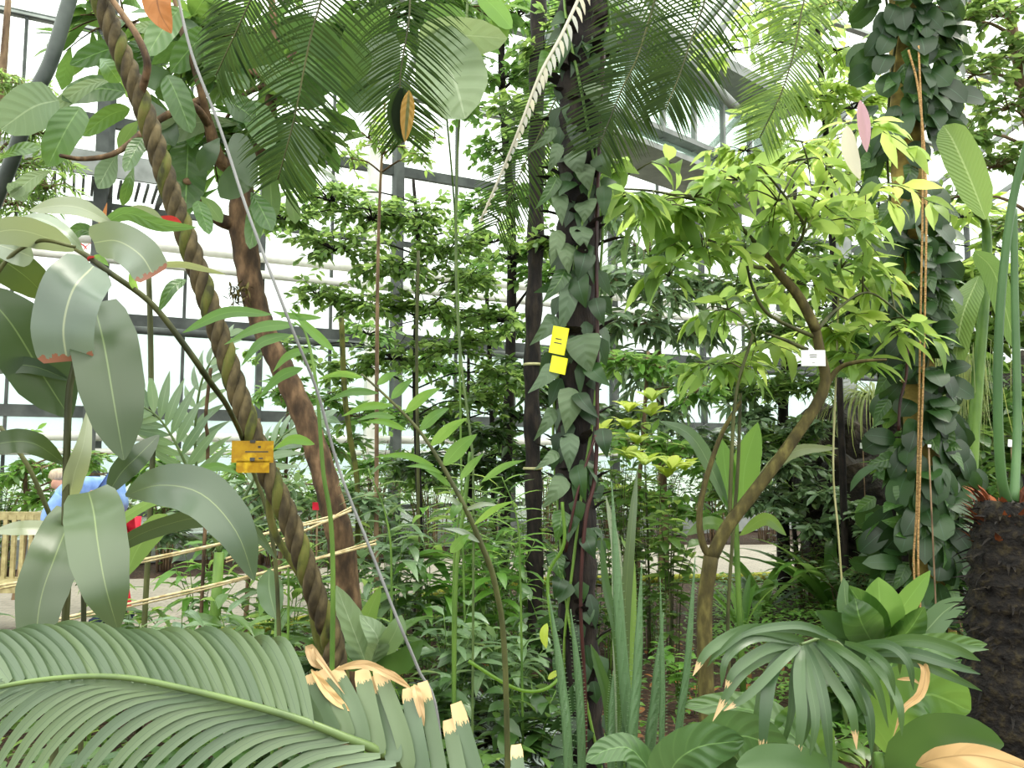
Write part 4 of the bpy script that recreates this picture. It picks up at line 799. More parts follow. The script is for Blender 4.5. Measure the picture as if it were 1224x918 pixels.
# ================================================================== HERO: climber covered trunk at right, ropes
RT_ = [G(1118, 5.4, -.03), P(1108, 640, 5.3), P(1098, 450, 5.3), P(1088, 300, 5.3), P(1084, 150, 5.3), P(1082, 0, 5.3), P(1080, -90, 5.3)]
t = thing('tan_trunk_palm', 'tan palm trunk on the right almost hidden under dark climber leaves', 'palm', RT_[0])
tp3 = spline(RT_, 80); m = MB(); m.tube(tp3, np.full(80, .10)*(1+.04*np.sin(np.arange(80)*2.)), 12); m.build('trunk', 'palmbark', t)
cr = P(1080, -110, 5.3)
for az in np.linspace(0, 5.4, 6):
    e = np.array((math.cos(az), math.sin(az), 0)); frond(t, [cr, cr+e*.5+ZU*.5, cr+e*1.2+ZU*.6, cr+e*1.9+ZU*.2], 30, .35, .03, 'mid', s0=.2)
t = thing('trunk_climber', 'dark glossy large leaved climber smothering the tan palm trunk', 'climber', RT_[0]+[.1, -.12, 0])
fo = MB(); fg = MB(); N_ = 620
idx = rng.integers(4, 79, N_); idx = idx[(idx < 42) | (idx > 50) | (rng.random(len(idx)) < .25)]; N_ = len(idx); az = np.clip(rng.normal(-1.57, .95, N_), -3.5, .4)
wdt = np.interp(tp3[idx][:, 2], [0, 1.2, 2.4, 3.2, 4.2], [.34, .26, .13, .18, .24])
wdt *= 1.25
q = tp3[idx]+np.stack([np.cos(az)*wdt*rng.uniform(.5, 1, N_), np.sin(az)*wdt*.6, rng.normal(0, .05, N_)], -1); T = np.stack([np.cos(az)*.6, np.sin(az)*.5, -.5+rng.normal(0, .35, N_)], -1)
h = N_*2//3
fo.leaves(q[:h], T[:h], rng.uniform(.14, .27, h), rng.uniform(.10, .18, h), 'broad', .9, .15, rng.normal(0, .4, h), 6, up=(0, -.8, .6))
fg.leaves(q[h:], T[h:], rng.uniform(.12, .22, N_-h), rng.uniform(.08, .13, N_-h), 'heart', .7, .12, rng.normal(0, .4, N_-h), 5, up=(0, -.8, .6))
fo.build('foliage', 'heart_dark', t); fg.build('lighter_foliage', 'rubber', t)
m = MB()
for ph in (0, 2, 4): m.tube([tp3[i]+np.array((math.cos(i*.1+ph)*.12, math.sin(i*.1+ph)*.12, 0)) for i in range(1, 78, 4)], .009, 5, 60)
m.build('vine_stem', 'darkcane', t)
for pts, lb in (([(1098,55,5.0),(1103,200,5.0),(1100,400,5.0),(1096,600,5.0),(1093,692,5.0)], 'tan hanging rope, the one nearer the tan palm trunk top'), ([(1086,60,4.98),(1098,110,4.98),(1107,220,4.98),(1105,400,4.98),(1100,560,4.98),(1098,690,4.98)], 'tan hanging rope that bows outward below its tie')):
    m = MB(); m.tube(PP(pts)+[G(1094, 5.0, .05)], .0065, 7, 50); tag(m.build('hanging_rope', 'rope', origin=P(*pts[0])), lb, 'rope')
m = MB(); m.tube(PP([(1085, 415, 4.9), (1083, 450, 4.9), (1076, 480, 4.9), (1074, 515, 4.9)]), .009, 6, 14); tag(m.build('aerial_root', 'redroot', origin=P(1085, 415, 4.9)), 'short reddish root dangling beside the hanging ropes', 'root')
t = thing('banana_plant', 'plant with one long pale green paddle leaf behind the hanging ropes', 'plant', G(1160, 5.8))
m = MB(); m.tube([G(1160, 5.8, -.02), P(1160, 600, 5.8), P(1180, 300, 5.8), P(1165, 250, 5.6)], [.05, .04, .02], 9, 20); m.build('stem', 'greencane', t)
for pts, w_ in (([(1178,262,5.0),(1160,215,5.0),(1140,170,5.0),(1128,150,5.0)], 44), ([(1165,300,5.4),(1190,330,5.4),(1215,420,5.4)], 30), ([(1170,330,5.4),(1150,380,5.3),(1140,450,5.3)], 36)):
    m = MB(); m.hleaf(PP(pts), px2m(w_, 5.0), 'broad', roll=.3, fold=.2); m.build('leaf', 'banana', t)

# ================================================================== HERO: fibrous trunk at right edge with green stalk
FB = [G(1215, 2.9, -.02), P(1205, 880, 2.8), P(1206, 760, 2.8), P(1204, 680, 2.8), P(1206, 600, 2.8)]
t = thing('fibrous_palm', 'stout dark fibrous palm stump at the right edge sprouting a tall green stalk', 'palm', FB[0])
m = MB(); tp4 = spline(FB, 40); m.tube(tp4, np.linspace(.16, .10, 40)*(1+.08*np.sin(np.arange(40)*1.9)), 16); m.build('trunk', 'fibre', t)
m = MB(); N_ = 520; idx = rng.integers(1, 40, N_); az = rng.uniform(0, 2*PI, N_); R0 = np.linspace(.165, .10, 40)[idx]
m.leaves(tp4[idx]+np.stack([np.cos(az)*R0*.8, np.sin(az)*R0*.8, 0*az], -1), np.stack([np.cos(az), np.sin(az), rng.normal(.2, .5, N_)], -1), rng.uniform(.03, .10, N_), .012, 'lance', .7, .3, rng.normal(0, .6, N_), 3); m.build('fibre_needles', 'fibre', t)
m = MB(); N_ = 90; idx = rng.integers(32, 40, N_); az = rng.uniform(0, 2*PI, N_)
m.leaves(tp4[idx]+np.stack([np.cos(az)*.07, np.sin(az)*.07, 0*az], -1), np.stack([np.cos(az)*.5, np.sin(az)*.5, rng.uniform(.4, 1.4, N_)], -1), rng.uniform(.05, .12, N_), .028, 'lance', .4, .3, 0, 3); m.build('red_leaves', 'redfibre', t)
m = MB(); m.tube(PP([(1204, 600, 2.78), (1197, 570, 2.75), (1193, 500, 2.72), (1194, 400, 2.7), (1202, 300, 2.68), (1216, 215, 2.66), (1245, 120, 2.6)]), [.017, .014, .012], 9, 40); m.build('stalk', 'bluecane', t)
m = MB(); m.tube(PP([(1212, 600, 2.85), (1216, 500, 2.95), (1213, 350, 3.0), (1212, 250, 3.0)]), [.016, .012], 8, 30); m.build('stalk', 'bluecane', t)

# ================================================================== HERO: person and bench at the left
def loft(m, pts, rads, n=12, sub=1):
    """continuous body surface: pts with (rx, ry) radii"""
    p = spline(pts, (len(pts)-1)*5+1); R_ = np.array([[np.interp(x, np.arange(len(rads)), [r[k] for r in rads]) for k in (0, 1)] for x in np.linspace(0, len(rads)-1, len(p))])
    T = nrm(np.gradient(p, axis=0)); A = nrm(np.cross(T, (0, 1., 0.01))); B = np.cross(T, A); th = np.arange(n)*2*PI/n
    V = p[:, None]+A[:, None]*(R_[:, :1]*np.cos(th)[None])[..., None]+B[:, None]*(R_[:, 1:]*np.sin(th)[None])[..., None]
    I = np.arange(len(p)-1)[:, None]*n+np.arange(n)[None]; J = np.arange(len(p)-1)[:, None]*n+(np.arange(n)[None]+1) % n
    m.add(V, np.stack([I, J, J+n, I+n], -1))
def skin_body(name, joints, edges, rad, mat, parent, sub=2):
    me = bpy.data.meshes.new(name); me.from_pydata([tuple(np.array(j)-np.array(parent.location)) for j in joints], edges, []); o = bpy.data.objects.new(name, me); COL.objects.link(o); o.parent = parent
    s = o.modifiers.new('skin', 'SKIN'); s.use_smooth_shade = True
    for i, r in enumerate(rad): me.skin_vertices[0].data[i].radius = (r, r) if np.isscalar(r) else r
    me.skin_vertices[0].data[0].use_root = True
    u = o.modifiers.new('sub', 'SUBSURF'); u.levels = sub; u.render_levels = sub; me.materials.append(M[mat]); WORG[o.name] = tuple(parent.location)
    return o
PD = 7.7
pb = G(110, PD, .035); t = thing('person', 'person bending over in a light blue shirt and red trousers beside the bench', 'person', pb)
Q = lambda x, y, dd=0: P(x, y, PD+dd)
# joints: pelvis root
J = [Q(140, 622), Q(125, 603), Q(104, 592), Q(88, 588), Q(79, 582), Q(72, 576), Q(65, 573),      # 0-6 spine, neck, head
     Q(80, 596, -.17), Q(57, 618, -.2), Q(64, 646, -.22), Q(66, 658, -.22),                       # 7-10 near arm
     Q(88, 594, .17), Q(72, 622, .22), Q(70, 648, .2), Q(72, 658, .2),                            # 11-14 far arm
     Q(138, 634, -.1), Q(118, 686, -.12), Q(128, 735, -.12), Q(116, 743, -.14),                   # 15-18
     Q(142, 634, .1), Q(140, 686, .1), Q(150, 733, .12), Q(138, 741, .14)]
E = [(0, 1), (1, 2), (2, 3), (3, 4), (4, 5), (5, 6), (3, 7), (7, 8), (8, 9), (9, 10), (3, 11), (11, 12), (12, 13), (13, 14), (0, 15), (15, 16), (16, 17), (17, 18), (0, 19), (19, 20), (20, 21), (21, 22)]
R_ = [.10, .07, .07, .06, .055, .085, .09, .045, .04, .035, .032, .045, .04, .035, .032, .09, .065, .045, .04, .09, .065, .045, .04]
skin_body('body', J, E, R_, 'skin', t)
skin_body('shirt', [J[0], J[1], J[2], J[3], J[7], J[8], (J[8]+J[9])/2, J[11], J[12], (J[12]+J[13])/2], [(0, 1), (1, 2), (2, 3), (3, 4), (4, 5), (5, 6), (3, 7), (7, 8), (8, 9)], [.20, .23, .24, .19, .12, .08, .065, .12, .08, .065], 'shirt', t)
skin_body('trousers', [J[0]+[.01, 0, -.02], J[15], J[16], J[17], J[19], J[20], J[21]], [(0, 1), (1, 2), (2, 3), (0, 4), (4, 5), (5, 6)], [.18, .12, .09, .07, .12, .09, .07], 'redcloth', t)
m = MB()
for a_, b_ in ((J[17], J[18]), (J[21], J[22])): loft(m, [a_+[.05, 0, .0], (a_+b_)/2, b_+[-.06, 0, -.01]], [(.05, .06), (.05, .055), (.03, .03)])
m.build('shoes', 'denim', t)
m = MB(); hc = (J[5]+J[6])/2
loft(m, [hc+[.10, 0, .0], hc+[.07, 0, .03], hc+[.02, 0, .045], hc+[-.03, 0, .045], hc+[-.075, 0, .03]], [(.02, .03), (.06, .075), (.07, .09), (.06, .08), (.01, .02)]); m.build('hair', 'hair', t)
for hand, side in ((J[10], -1), (J[14], 1)):
    m = MB()
    for k in range(4): m.tube([hand+[(-.02+.013*k), side*.0, -.02], hand+[-.025+.015*k, 0, -.06], hand+[-.02+.013*k, .012, -.095+.006*abs(k-1.5)]], [.009, .008, .006], 6, 6)
    m.tube([hand+[.02, 0, .0], hand+[.045, -.01, -.03], hand+[.045, -.015, -.055]], [.01, .007], 6, 5); m.build('fingers', 'skin', t)
m = MB(); c0 = J[10]+np.array((-.05, -.05, -.10)); loft(m, [c0+[.06, 0, .16], c0+[.02, 0, .06], c0+[-.05, 0, -.03], c0+[-.1, 0, -.08]], [(.04, .03), (.07, .05), (.07, .05), (.02, .02)])
tag(m.build('red_bag', 'redcloth', origin=c0), 'small red cloth bag in the bending person\'s hand', 'bag')
t = thing('slatted_bench', 'pale wooden slatted bench at the far left edge behind the large leaves', 'bench', G(10, 7.6))
for z in (.42, 1.0):
    m = MB(); m.box(G(-25, 7.62, z), (1.35, .06, .07)); m.build('rail', 'wood', t, smooth=False)
for i in range(17):
    m = MB(); m.box(G(-25, 7.6, .72)+[-.62+i*.078, 0, 0], (.036, .03, .58)); m.build('slat', 'wood', t, smooth=False)
m = MB(); m.box(G(-25, 7.35, .42), (1.35, .5, .05)); m.build('seat', 'wood', t, smooth=False)
for sx in (-.6, .6):
    for sy in (7.15, 7.6):
        m = MB(); m.box(G(-25, sy, .21)+[sx, 0, 0], (.07, .07, .44)); m.build('leg', 'wood', t, smooth=False)
# tiny red person-sized detail: red label further back
sign('small red label on a stake between the liana and the brown trunk', (P(379, 605, 5.5), .06, .05, 0, 0), 'redcloth', extra=lambda t, c, X_, Y_, Z_: (lambda m: (m.tube([np.array((c[0], c[1]+.01, 0)), np.array((c[0], c[1]+.01, c[2]))], .006, 6, 4), m.build('stake', 'twig', t)))(MB()))
for (x, y, d_, w_, lb) in ((1032, 533, 8.3, .07, 'small white plant label on a stake before the dark rock mound'), (1111, 533, 4.75, .02, 'narrow white plant label beside the hanging ropes'), (1210, 530, 4.6, .05, 'white plant label behind the green stalk at the right edge')):
    sign(lb, (P(x, y, d_), w_, w_*.8, .1, .1), 'whitetag', extra=lambda t, c, X_, Y_, Z_: (lambda m: (m.tube([np.array((c[0], c[1]+.01, 0)), np.array((c[0], c[1]+.01, c[2]))], .005, 6, 4), m.build('stake', 'twig', t)))(MB()))
# straw sticks
for k, (a_, b_, lb) in enumerate((((60, 742), (450, 650), 'lowest pale dry stick lying across the bed behind the liana'), ((0, 700), (400, 620), 'pale dry stick lying across the plants above the lowest stick'), ((270, 668), (420, 610), 'short pale dry stick tied near the brown trunk'))):
    m = MB(); m.tube([P(*a_, 3.4), P((a_[0]+b_[0])/2, (a_[1]+b_[1])/2+3, 3.45), P(*b_, 3.6)], .006, 6, 20); m.tube([P(a_[0], a_[1]+4, 3.42), P((a_[0]+b_[0])/2, (a_[1]+b_[1])/2+6, 3.47), P(b_[0], b_[1]-4, 3.62)], .004, 6, 20)
    tag(m.build('dry_stick', 'straws'), lb, 'stick')
# ================================================================== BACKGROUND TREES
tree('fine leaved bushy tree between the brown trunk and the pale vertical runner', G(500, 7.6), [G(500, 7.6, -.02), P(502, 640, 7.6), P(496, 450, 7.6), P(500, 300, 7.6), P(494, 215, 7.6)], [.032, .025, .015],
  [(345,262,7.2,.42,1),(395,240,7.4,.45,1),(445,262,7.4,.5,1.2),(400,300,7.2,.45,1),(500,262,7.5,.45,1),(470,320,7.3,.5,1.2),(535,300,7.4,.45,1),(380,355,7.2,.4,.8),(440,370,7.2,.45,1),(510,370,7.3,.5,1.2),(565,340,7.4,.45,1),(590,290,7.6,.4,.8),(540,420,7.3,.45,1),(470,430,7.3,.45,.9),(600,385,7.5,.4,.9),(600,450,7.6,.4,.9),(420,445,7.2,.4,.7),(560,480,7.4,.4,.9),(340,420,7.4,.35,.5)],
  'fine', 'darkbark', .10, .047, 'ell', 34, 12, name='small_leaved_tree')
tree('tall light green tree in the gap above the pale paddle leaves', G(600, 8.8), [G(600, 8.8, -.02), P(604, 600, 8.8), P(612, 300, 8.8), P(600, 100, 8.8), P(600, -60, 8.8)], [.07, .05, .03],
  [(575,30,8.6,.55,1.2),(620,20,8.6,.55,1.4),(650,80,8.6,.5,1.3),(600,95,8.6,.5,1),(640,150,8.6,.5,1.2),(595,180,8.6,.45,.9),(570,250,8.6,.4,.8),(640,240,8.6,.45,1),(610,310,8.6,.45,1),(655,330,8.6,.4,1),(560,130,8.6,.3,.5),(690,20,8.8,.6,1.2)], 'fresh', 'darkbark', .13, .06, 'ell', 24, 10, name='small_leaved_tree')
tree('sparse tree with little hanging leaves left of the yellow tipped frond', G(455, 6.2), [G(455, 6.2, -.02), P(450, 600, 6.2), P(452, 300, 6.2), P(460, 120, 6.2)], [.02, .015, .008],
  [(440,165,6.0,.3,.7),(470,175,6.0,.3,.7),(520,165,6.0,.25,.5),(505,190,6.0,.2,.4),(420,190,6.0,.2,.4)], 'lime', 'twig', .09, .035, 'lance', 14, 8, name='small_leaved_tree', hang=.4)
tree('small leaved dark tree filling the top right corner', G(1290, 6.6), [G(1290, 6.6, -.02), P(1270, 500, 6.6), P(1240, 200, 6.6), P(1215, 60, 6.6), P(1190, -60, 6.6)], [.09, .06, .03],
  [(1150,30,6.4,.42,1),(1195,20,6.4,.45,1.2),(1225,70,6.4,.45,1.3),(1165,90,6.4,.4,.9),(1205,130,6.4,.4,1),(1150,165,6.4,.3,.7),(1190,200,6.4,.38,.9),(1225,190,6.4,.4,1),(1150,235,6.4,.3,.6),(1215,270,6.4,.35,.8),(1120,10,6.5,.3,.7),(990,5,6.8,.3,.4)], 'mid', 'twig', .10, .05, 'ell', 24, 9, name='small_leaved_tree')
tree('pale lime tree glowing behind the brightest hanging frond', G(1002, 8.0), [G(1002, 8.0, -.02), P(1005, 500, 8), P(990, 200, 8), P(975, 0, 8), P(980, -80, 8)], [.035, .03, .02],
  [(880,60,7.8,.45,.5),(905,20,7.8,.5,.7),(950,30,7.8,.5,.9),(1000,60,7.8,.5,1),(980,120,7.8,.5,1),(930,130,7.8,.45,.8),(1020,130,7.8,.45,1),(950,190,7.8,.45,1),(1040,200,7.8,.45,1),(890,180,7.8,.4,.7),(1130,120,7.8,.4,.6),(1150,260,7.6,.5,1),(1200,300,7.6,.5,1),(1130,330,7.4,.45,1),(1180,360,7.4,.45,1),(1060,370,7.6,.45,1),(1150,410,7.4,.4,1),(1215,340,7.4,.4,1),(1060,250,7.6,.4,1)], 'lime_hot', 'darkbark', .22, .07, 'lance', 18, 7, name='long_leaved_tree', droop=.8)
tree('feathery tree with narrow leaves along the upper left edge', G(-30, 5.6), [G(-30, 5.6, -.02), P(-30, 500, 5.6), P(-20, 300, 5.6), P(0, 120, 5.6), P(10, 0, 5.6)], [.05, .035, .02],
  [(5,95,5.4,.28,1),(35,110,5.4,.25,.8),(15,150,5.4,.28,1),(50,160,5.4,.22,.8),(25,200,5.4,.25,1),(60,225,5.4,.22,.8),(15,245,5.4,.25,1),(70,190,5.4,.18,.5)], 'fine', 'twig', .11, .014, 'lance', 22, 14, name='narrow_leaved_tree', hang=.6)
tree('mixed grey green tree between the central trunk and the lime crown', G(790, 9.6), [G(790, 9.6, -.02), P(790, 500, 9.6), P(782, 350, 9.6), P(775, 260, 9.6)], [.06, .04, .02],
  [(735,260,9.2,.45,.8),(770,300,9.2,.5,1.1),(740,340,9.0,.5,1.2),(800,350,9.2,.5,1.2),(760,390,9.0,.5,1.3),(830,400,9.2,.5,1.2),(740,430,9.0,.45,1.1),(800,450,9.0,.55,1.4),(850,470,9.2,.5,1.3),(780,500,9.2,.5,1.2),(850,340,9.4,.5,1),(880,290,9.4,.5,1),(840,530,9.4,.5,1.2),(740,500,9.4,.4,1)], 'grey', 'twig', .26, .065, 'lance', 22, 8, name='long_leaved_tree', droop=.9)
tree('broad dark green tree standing behind the forked tree', G(930, 9.4), [G(930, 9.4, -.02), P(935, 520, 9.4), P(945, 350, 9.4), P(950, 220, 9.4)], [.08, .05, .03],
  [(900,340,9,.5,1),(950,300,9,.5,1),(1000,260,9,.5,1),(930,400,9,.55,1.3),(990,370,9,.5,1.2),(900,470,9,.55,1.3),(960,460,9,.5,1.3),(1010,440,9,.4,.9),(890,540,9,.5,1.3),(940,530,9,.5,1.3),(880,590,9.2,.4,1),(960,590,9.2,.4,1),(1060,340,9.4,.4,.8)], 'mid', 'darkbark', .2, .06, 'lance', 24, 9, name='long_leaved_tree')
tree('dense dark tree at the right edge behind the green stalk', G(1190, 7.4), [G(1190, 7.4, -.02), P(1190, 560, 7.4), P(1180, 420, 7.4), P(1180, 330, 7.4)], [.08, .05, .03],
  [(1150,340,7.2,.4,1),(1195,340,7.2,.4,1.2),(1220,400,7.2,.45,1.2),(1165,410,7.2,.4,1),(1200,470,7.2,.4,1.2),(1150,480,7.2,.3,.9),(1225,540,7.2,.4,1.2),(1170,550,7.2,.4,1.2),(1220,610,7.2,.4,1),(1170,620,7.2,.4,1)], 'mid', 'darkbark', .2, .075, 'ell', 24, 9, name='broad_leaved_tree')
tree('glossy leaved understorey tree in front of the dark rock mound', G(1060, 7.0), [G(1060, 7.0, -.02), P(1062, 560, 7.0), P(1050, 420, 7.0), P(1040, 340, 7.0)], [.05, .03, .02],
  [(1040,360,6.8,.35,.9),(1070,420,6.6,.35,1),(1020,410,6.8,.3,.8),(1140,440,6.4,.35,.8),(1130,520,6.4,.35,.9),(1030,330,6.8,.3,.7),(1140,580,6.4,.35,.9),(1080,560,6.8,.25,.6)], 'rubber', 'darkbark', .2, .09, 'ell', 22, 8, name='broad_leaved_tree')
tree('slim leafy tree rising left of the white painted column', G(335, 7.8), [G(335, 7.8, -.02), P(340, 600, 7.8), P(345, 450, 7.8)], [.025, .018, .01],
  [(330,470,7.6,.35,.8),(380,480,7.6,.35,.9),(350,530,7.6,.4,1.1),(300,560,7.6,.4,1),(400,540,7.6,.35,1),(430,500,7.6,.3,.8)], 'fresh', 'twig', .14, .055, 'ell', 20, 8, name='small_leaved_tree')
tree('dark leaved small tree directly left of the central trunk', G(560, 8.4), [G(560, 8.4, -.02), P(562, 600, 8.4), P(560, 520, 8.4), P(560, 420, 8.4)], [.035, .025, .015],
  [(530,500,8.2,.35,1),(580,520,8.2,.4,1.2),(620,500,8.2,.35,1),(550,560,8.2,.4,1.2),(600,570,8.2,.4,1.2),(500,560,8.2,.4,1.1),(640,550,8.2,.3,.9),(625,440,8.2,.35,1),(650,470,8.2,.3,.9)], 'dark', 'darkbark', .16, .05, 'lance', 24, 9, name='small_leaved_tree')
# bare dark trunk with ties left of the central palm
t = thing('dark_trunk_tree', 'dark slim trunk with pale ties seen just left of the central palm', 'tree', G(640, 6.4))
m = MB(); tpx = spline([G(640, 6.4, -.02), P(638, 600, 6.4), P(636, 450, 6.4), P(640, 300, 6.4), P(642, 100, 6.4), P(645, -40, 6.4)], 50); m.tube(tpx, np.full(50, .062)*(1+.14*np.sin(np.arange(50)*1.3)), 10); m.build('trunk', 'darkbark', t)
for y in (436, 560): 
    m = MB(); c = P(637, y, 6.4); m.tube([c-[0, 0, .01], c+[0, 0, .01]], .075, 12); m.build('tie', 'palecane', t)
fo = MB(); br_ = MB()
for x, y, r in ((610,130,.35),(670,200,.3),(650,60,.4),(665,290,.25)): blob(fo, br_, P(x, y, 6.3), r, 14, 8, .12, .05, 'ell')
fo.build('foliage', 'mid', t); br_.build('twigs', 'darkbark', t)
# slim mossy / green poles among the plants
for pts, r_, mt, lb in (([(428,600,6.5),(418,520,6.5),(412,470,6.5),(408,380,6.5)], .022, 'vinemoss', 'mossy slim stem standing behind the brown trunk'),
   ([(500,690,6.0),(500,600,6.0),(498,420,6.0),(500,300,6.0)], .012, 'darkcane', 'thin brown stem behind the pale vertical runner'),
   ([(566,600,3.6),(562,520,3.6),(552,440,3.6),(545,330,3.6),(547,180,3.6),(556,60,3.6),(560,-40,3.6)], .0055, 'rachis', 'pale green vertical runner stem crossing the middle of the view'),
   ([(545,700,3.4),(556,600,3.4),(562,540,3.4)], .008, 'greencane', 'short green stem beside the arching green cane'),
   ([(182,560,4.8),(181,480,4.8),(180,400,4.8),(178,330,4.8)], .016, 'darkcane', 'dark upright stem right of the biggest drooping leaves'),
   ([(248,560,5.0),(246,500,5.0),(252,440,5.0)], .011, 'brownbark', 'reddish upright stem behind the amber tags'),
   ([(1003,650,5.0),(996,560,5.0),(1000,430,5.0),(1004,300,5.0)], .006, 'palecane', 'thin pale aerial stem hanging before the drooping grass tuft'),
   ([(870,760,4.7),(876,640,4.7),(882,560,4.7),(885,470,4.7)], .010, 'darkcane', 'slim dark stem just right of the forked tree base')):
    m = MB(); b = G(pts[0][0], pts[0][2], -.02); m.tube([b]+PP(pts), r_, 7, 24); o = m.build('slim_cane', mt, origin=b); tag(o, lb, 'cane')
# broad upright leaves below the fork
t = thing('broad_leaf_plant', 'plant with two bright upright broad leaves below the white name tag', 'plant', G(880, 5.2))
for pts, w_, mt in (([(876,612,5.2),(868,570,5.15),(863,525,5.1)], 27, 'fresh'), ([(888,612,5.2),(890,560,5.15),(906,505,5.1)], 36, 'fresh'), ([(872,612,5.2),(850,560,5.1),(825,520,5.0),(788,503,5.0)], 18, 'grey'), ([(892,612,5.2),(920,560,5.1),(955,538,5.0),(1002,536,5.0)], 16, 'ginger_pale'), ([(880,640,5.2),(850,625,5.0),(820,640,5.0)], 16, 'mid'), ([(884,640,5.2),(915,620,5.1),(940,640,5.0)], 16, 'mid')):
    m = MB(); m.hleaf(PP(pts), px2m(w_, 5.1), 'ell', roll=.3, fold=.2); m.build('leaf', mt, t)
m = MB(); m.tube([G(880, 5.2, -.02), P(880, 640, 5.2), P(882, 600, 5.2)], [.02, .015], 7, 6); m.build('stem', 'greencane', t)
# strap plants in front of the path on the right
rosette('strap leaved plant with long arching leaves at the path edge', 985, 8.2, 20, 1.15, .13, 'fresh', elev=(.8, 1.5), droop=1.6)
rosette('smaller strap leaved plant between the forked tree and the arching one', 905, 8.4, 14, .9, .11, 'fresh', elev=(.8, 1.5), droop=1.4)
rosette('upright strap leaved plant right beside the forked trunk', 880, 7.4, 9, .62, .06, 'fresh', elev=(1.0, 1.5), droop=.8)
# broad leaved clump lower right
t = thing('broad_leaf_plant', 'clump of upright broad green leaves below the hanging ropes', 'plant', G(1050, 3.6))
for pts, w_, mt in (([(1050,770,3.6),(1040,740,3.5),(1015,700,3.45)], 38, 'rubber'), ([(1052,770,3.6),(1052,730,3.5),(1050,690,3.45)], 48, 'fresh'), ([(1056,765,3.6),(1080,725,3.5),(1112,682,3.45)], 24, 'fresh'), ([(1060,775,3.6),(1085,755,3.5),(1105,725,3.45)], 30, 'rubber'), ([(1045,775,3.6),(1020,760,3.5),(975,730,3.45)], 36, 'dark'), ([(1062,780,3.6),(1100,760,3.5),(1130,730,3.45),(1160,714,3.4)], 26, 'grey'),
   ([(1045,770,3.6),(1015,735,3.5),(1008,690,3.45)], 22, 'grey'), ([(1050,780,3.6),(1030,745,3.4),(1022,715,3.4)], 42, 'rubber'), ([(1048,780,3.6),(1000,780,3.4),(960,770,3.4)], 30, 'dark'), ([(1060,790,3.6),(1110,790,3.4),(1150,780,3.4)], 30, 'dark')):
    m = MB(); m.hleaf(PP(pts), px2m(w_*1.1, 3.5), 'ell', roll=.2, fold=.2, wave=.04); m.build('leaf', mt, t)
m = MB(); m.tube([G(1050, 3.6, -.02), P(1050, 800, 3.6), P(1052, 770, 3.6)], [.02, .015], 7, 6); m.build('stem', 'greencane', t)
# grass tuft on the rock, hanging moss
t = thing('grass_tuft', 'drooping pale grass tuft growing on the dark rock mound', 'grass', P(1046, 478, 8.9)); m = MB(); N_ = 130; az = rng.uniform(0, 2*PI, N_)
m.leaves(P(1046, 478, 8.6)+np.stack([np.cos(az)*.08, np.sin(az)*.05, 0*az], -1), np.stack([np.cos(az), np.sin(az)*.6-.2, rng.uniform(.3, 1.3, N_)], -1), rng.uniform(.5, 1.1, N_), .018, 'needle', 2.6, .2, 0, 7, up=(0, 0, 1)); m.build('blades', 'grass', t)
t = thing('hanging_moss', 'thin grey green moss veil hanging right of the ropes', 'moss', P(1150, 430, 6.0)); m = MB()
q = P(1150, 425, 6.0)+rng.normal(size=(160, 3))*[.14, .08, .06]; m.leaves(q, np.array((0, 0, -1.))+rng.normal(size=(160, 3))*.06, rng.uniform(.3, .75, 160), .006, 'needle', .2, 0, 0, 4); m.build('strands', 'grass', t)

# ================================================================== SHRUBS: beyond the path
FAR = [ (10,10.9,1.4,'fine','fine leaved shrub beyond the path at the left edge'), (75,11.2,1.5,'fresh','bright leafy shrub beyond the path behind the bending person'),(140,11.4,1.2,'mid','rounded shrub beyond the path right of the bending person'),
 (205,11.6,1.4,'fine','pale flecked shrub beyond the path below the amber tags'),(265,11.9,1.5,'fresh','light shrub beyond the path left of the liana foot'),(325,12.4,1.6,'mid','shrub beyond the path seen through the liana and brown trunk gap'),
 (385,12.7,1.5,'fine','shrub beyond the path right of the brown trunk'),(450,12.4,1.8,'dark','dark rounded shrub beyond the path under the fine leaved tree'),(515,13.2,1.6,'mid','shrub beyond the path behind the arching green cane'),
 (580,14.1,1.7,'dark','dark shrub beyond the path left of the dark slim trunk'),(650,14.6,1.6,'mid','shrub beyond the path hidden half by the central trunk'),(730,15.4,1.6,'dark','dark shrub beyond the path right of the central trunk'),
 (790,15.6,1.7,'dark','broad dark shrub at the far side of the open path'),(850,15.8,1.8,'dark','dark shrub at the far side of the path behind the forked trunk'),(915,15.8,2.0,'mid','taller shrub beyond the path behind the broad upright leaves'),(975,15.6,2.2,'dark','tall dark shrub beyond the path left of the rock')]
for (x, d_, h, mt, lb) in FAR:
    big = mt in ('dark',)
    shrub(lb, x, d_, h, .4 if x < 300 else .75, 26, 16, mt, .20 if big else .16, .075 if big else .07, 'ell', t0=.12, elev=.3, sr=.01, name='garden_shrub')
# low shrubs under rock at right
for (x, d_, h, r_, mt, Ln_, lb) in ((955,8.8,.75,.5,'mid',.13,'low shrub at the left foot of the dark rock mound'),(1010,8.0,.62,.5,'grey',.12,'pale leaved low shrub before the dark rock mound'),(1065,7.6,.65,.45,'dark',.13,'dark low shrub just left of the ropes\' lower ends'),
   (1140,6.6,.9,.45,'rubber',.17,'glossy shrub at the foot of the climber covered trunk'),(1180,5.8,1.0,.45,'dark',.16,'dark shrub wedged between the tan palm and the fibrous stump'),(1150,4.8,.7,.35,'rubber',.15,'glossy low shrub left of the fibrous stump'),
   (1225,7.0,1.2,.5,'mid',.16,'shrub at the right edge behind the fibrous stump'),(1085,4.6,.55,.35,'dark',.14,'small dark shrub behind the upright broad leaf clump')):
    shrub(lb, x, d_, h, r_, 26, 12, mt, Ln_, Ln_*.42, 'ell', t0=.15, elev=.35, name='low_shrub')
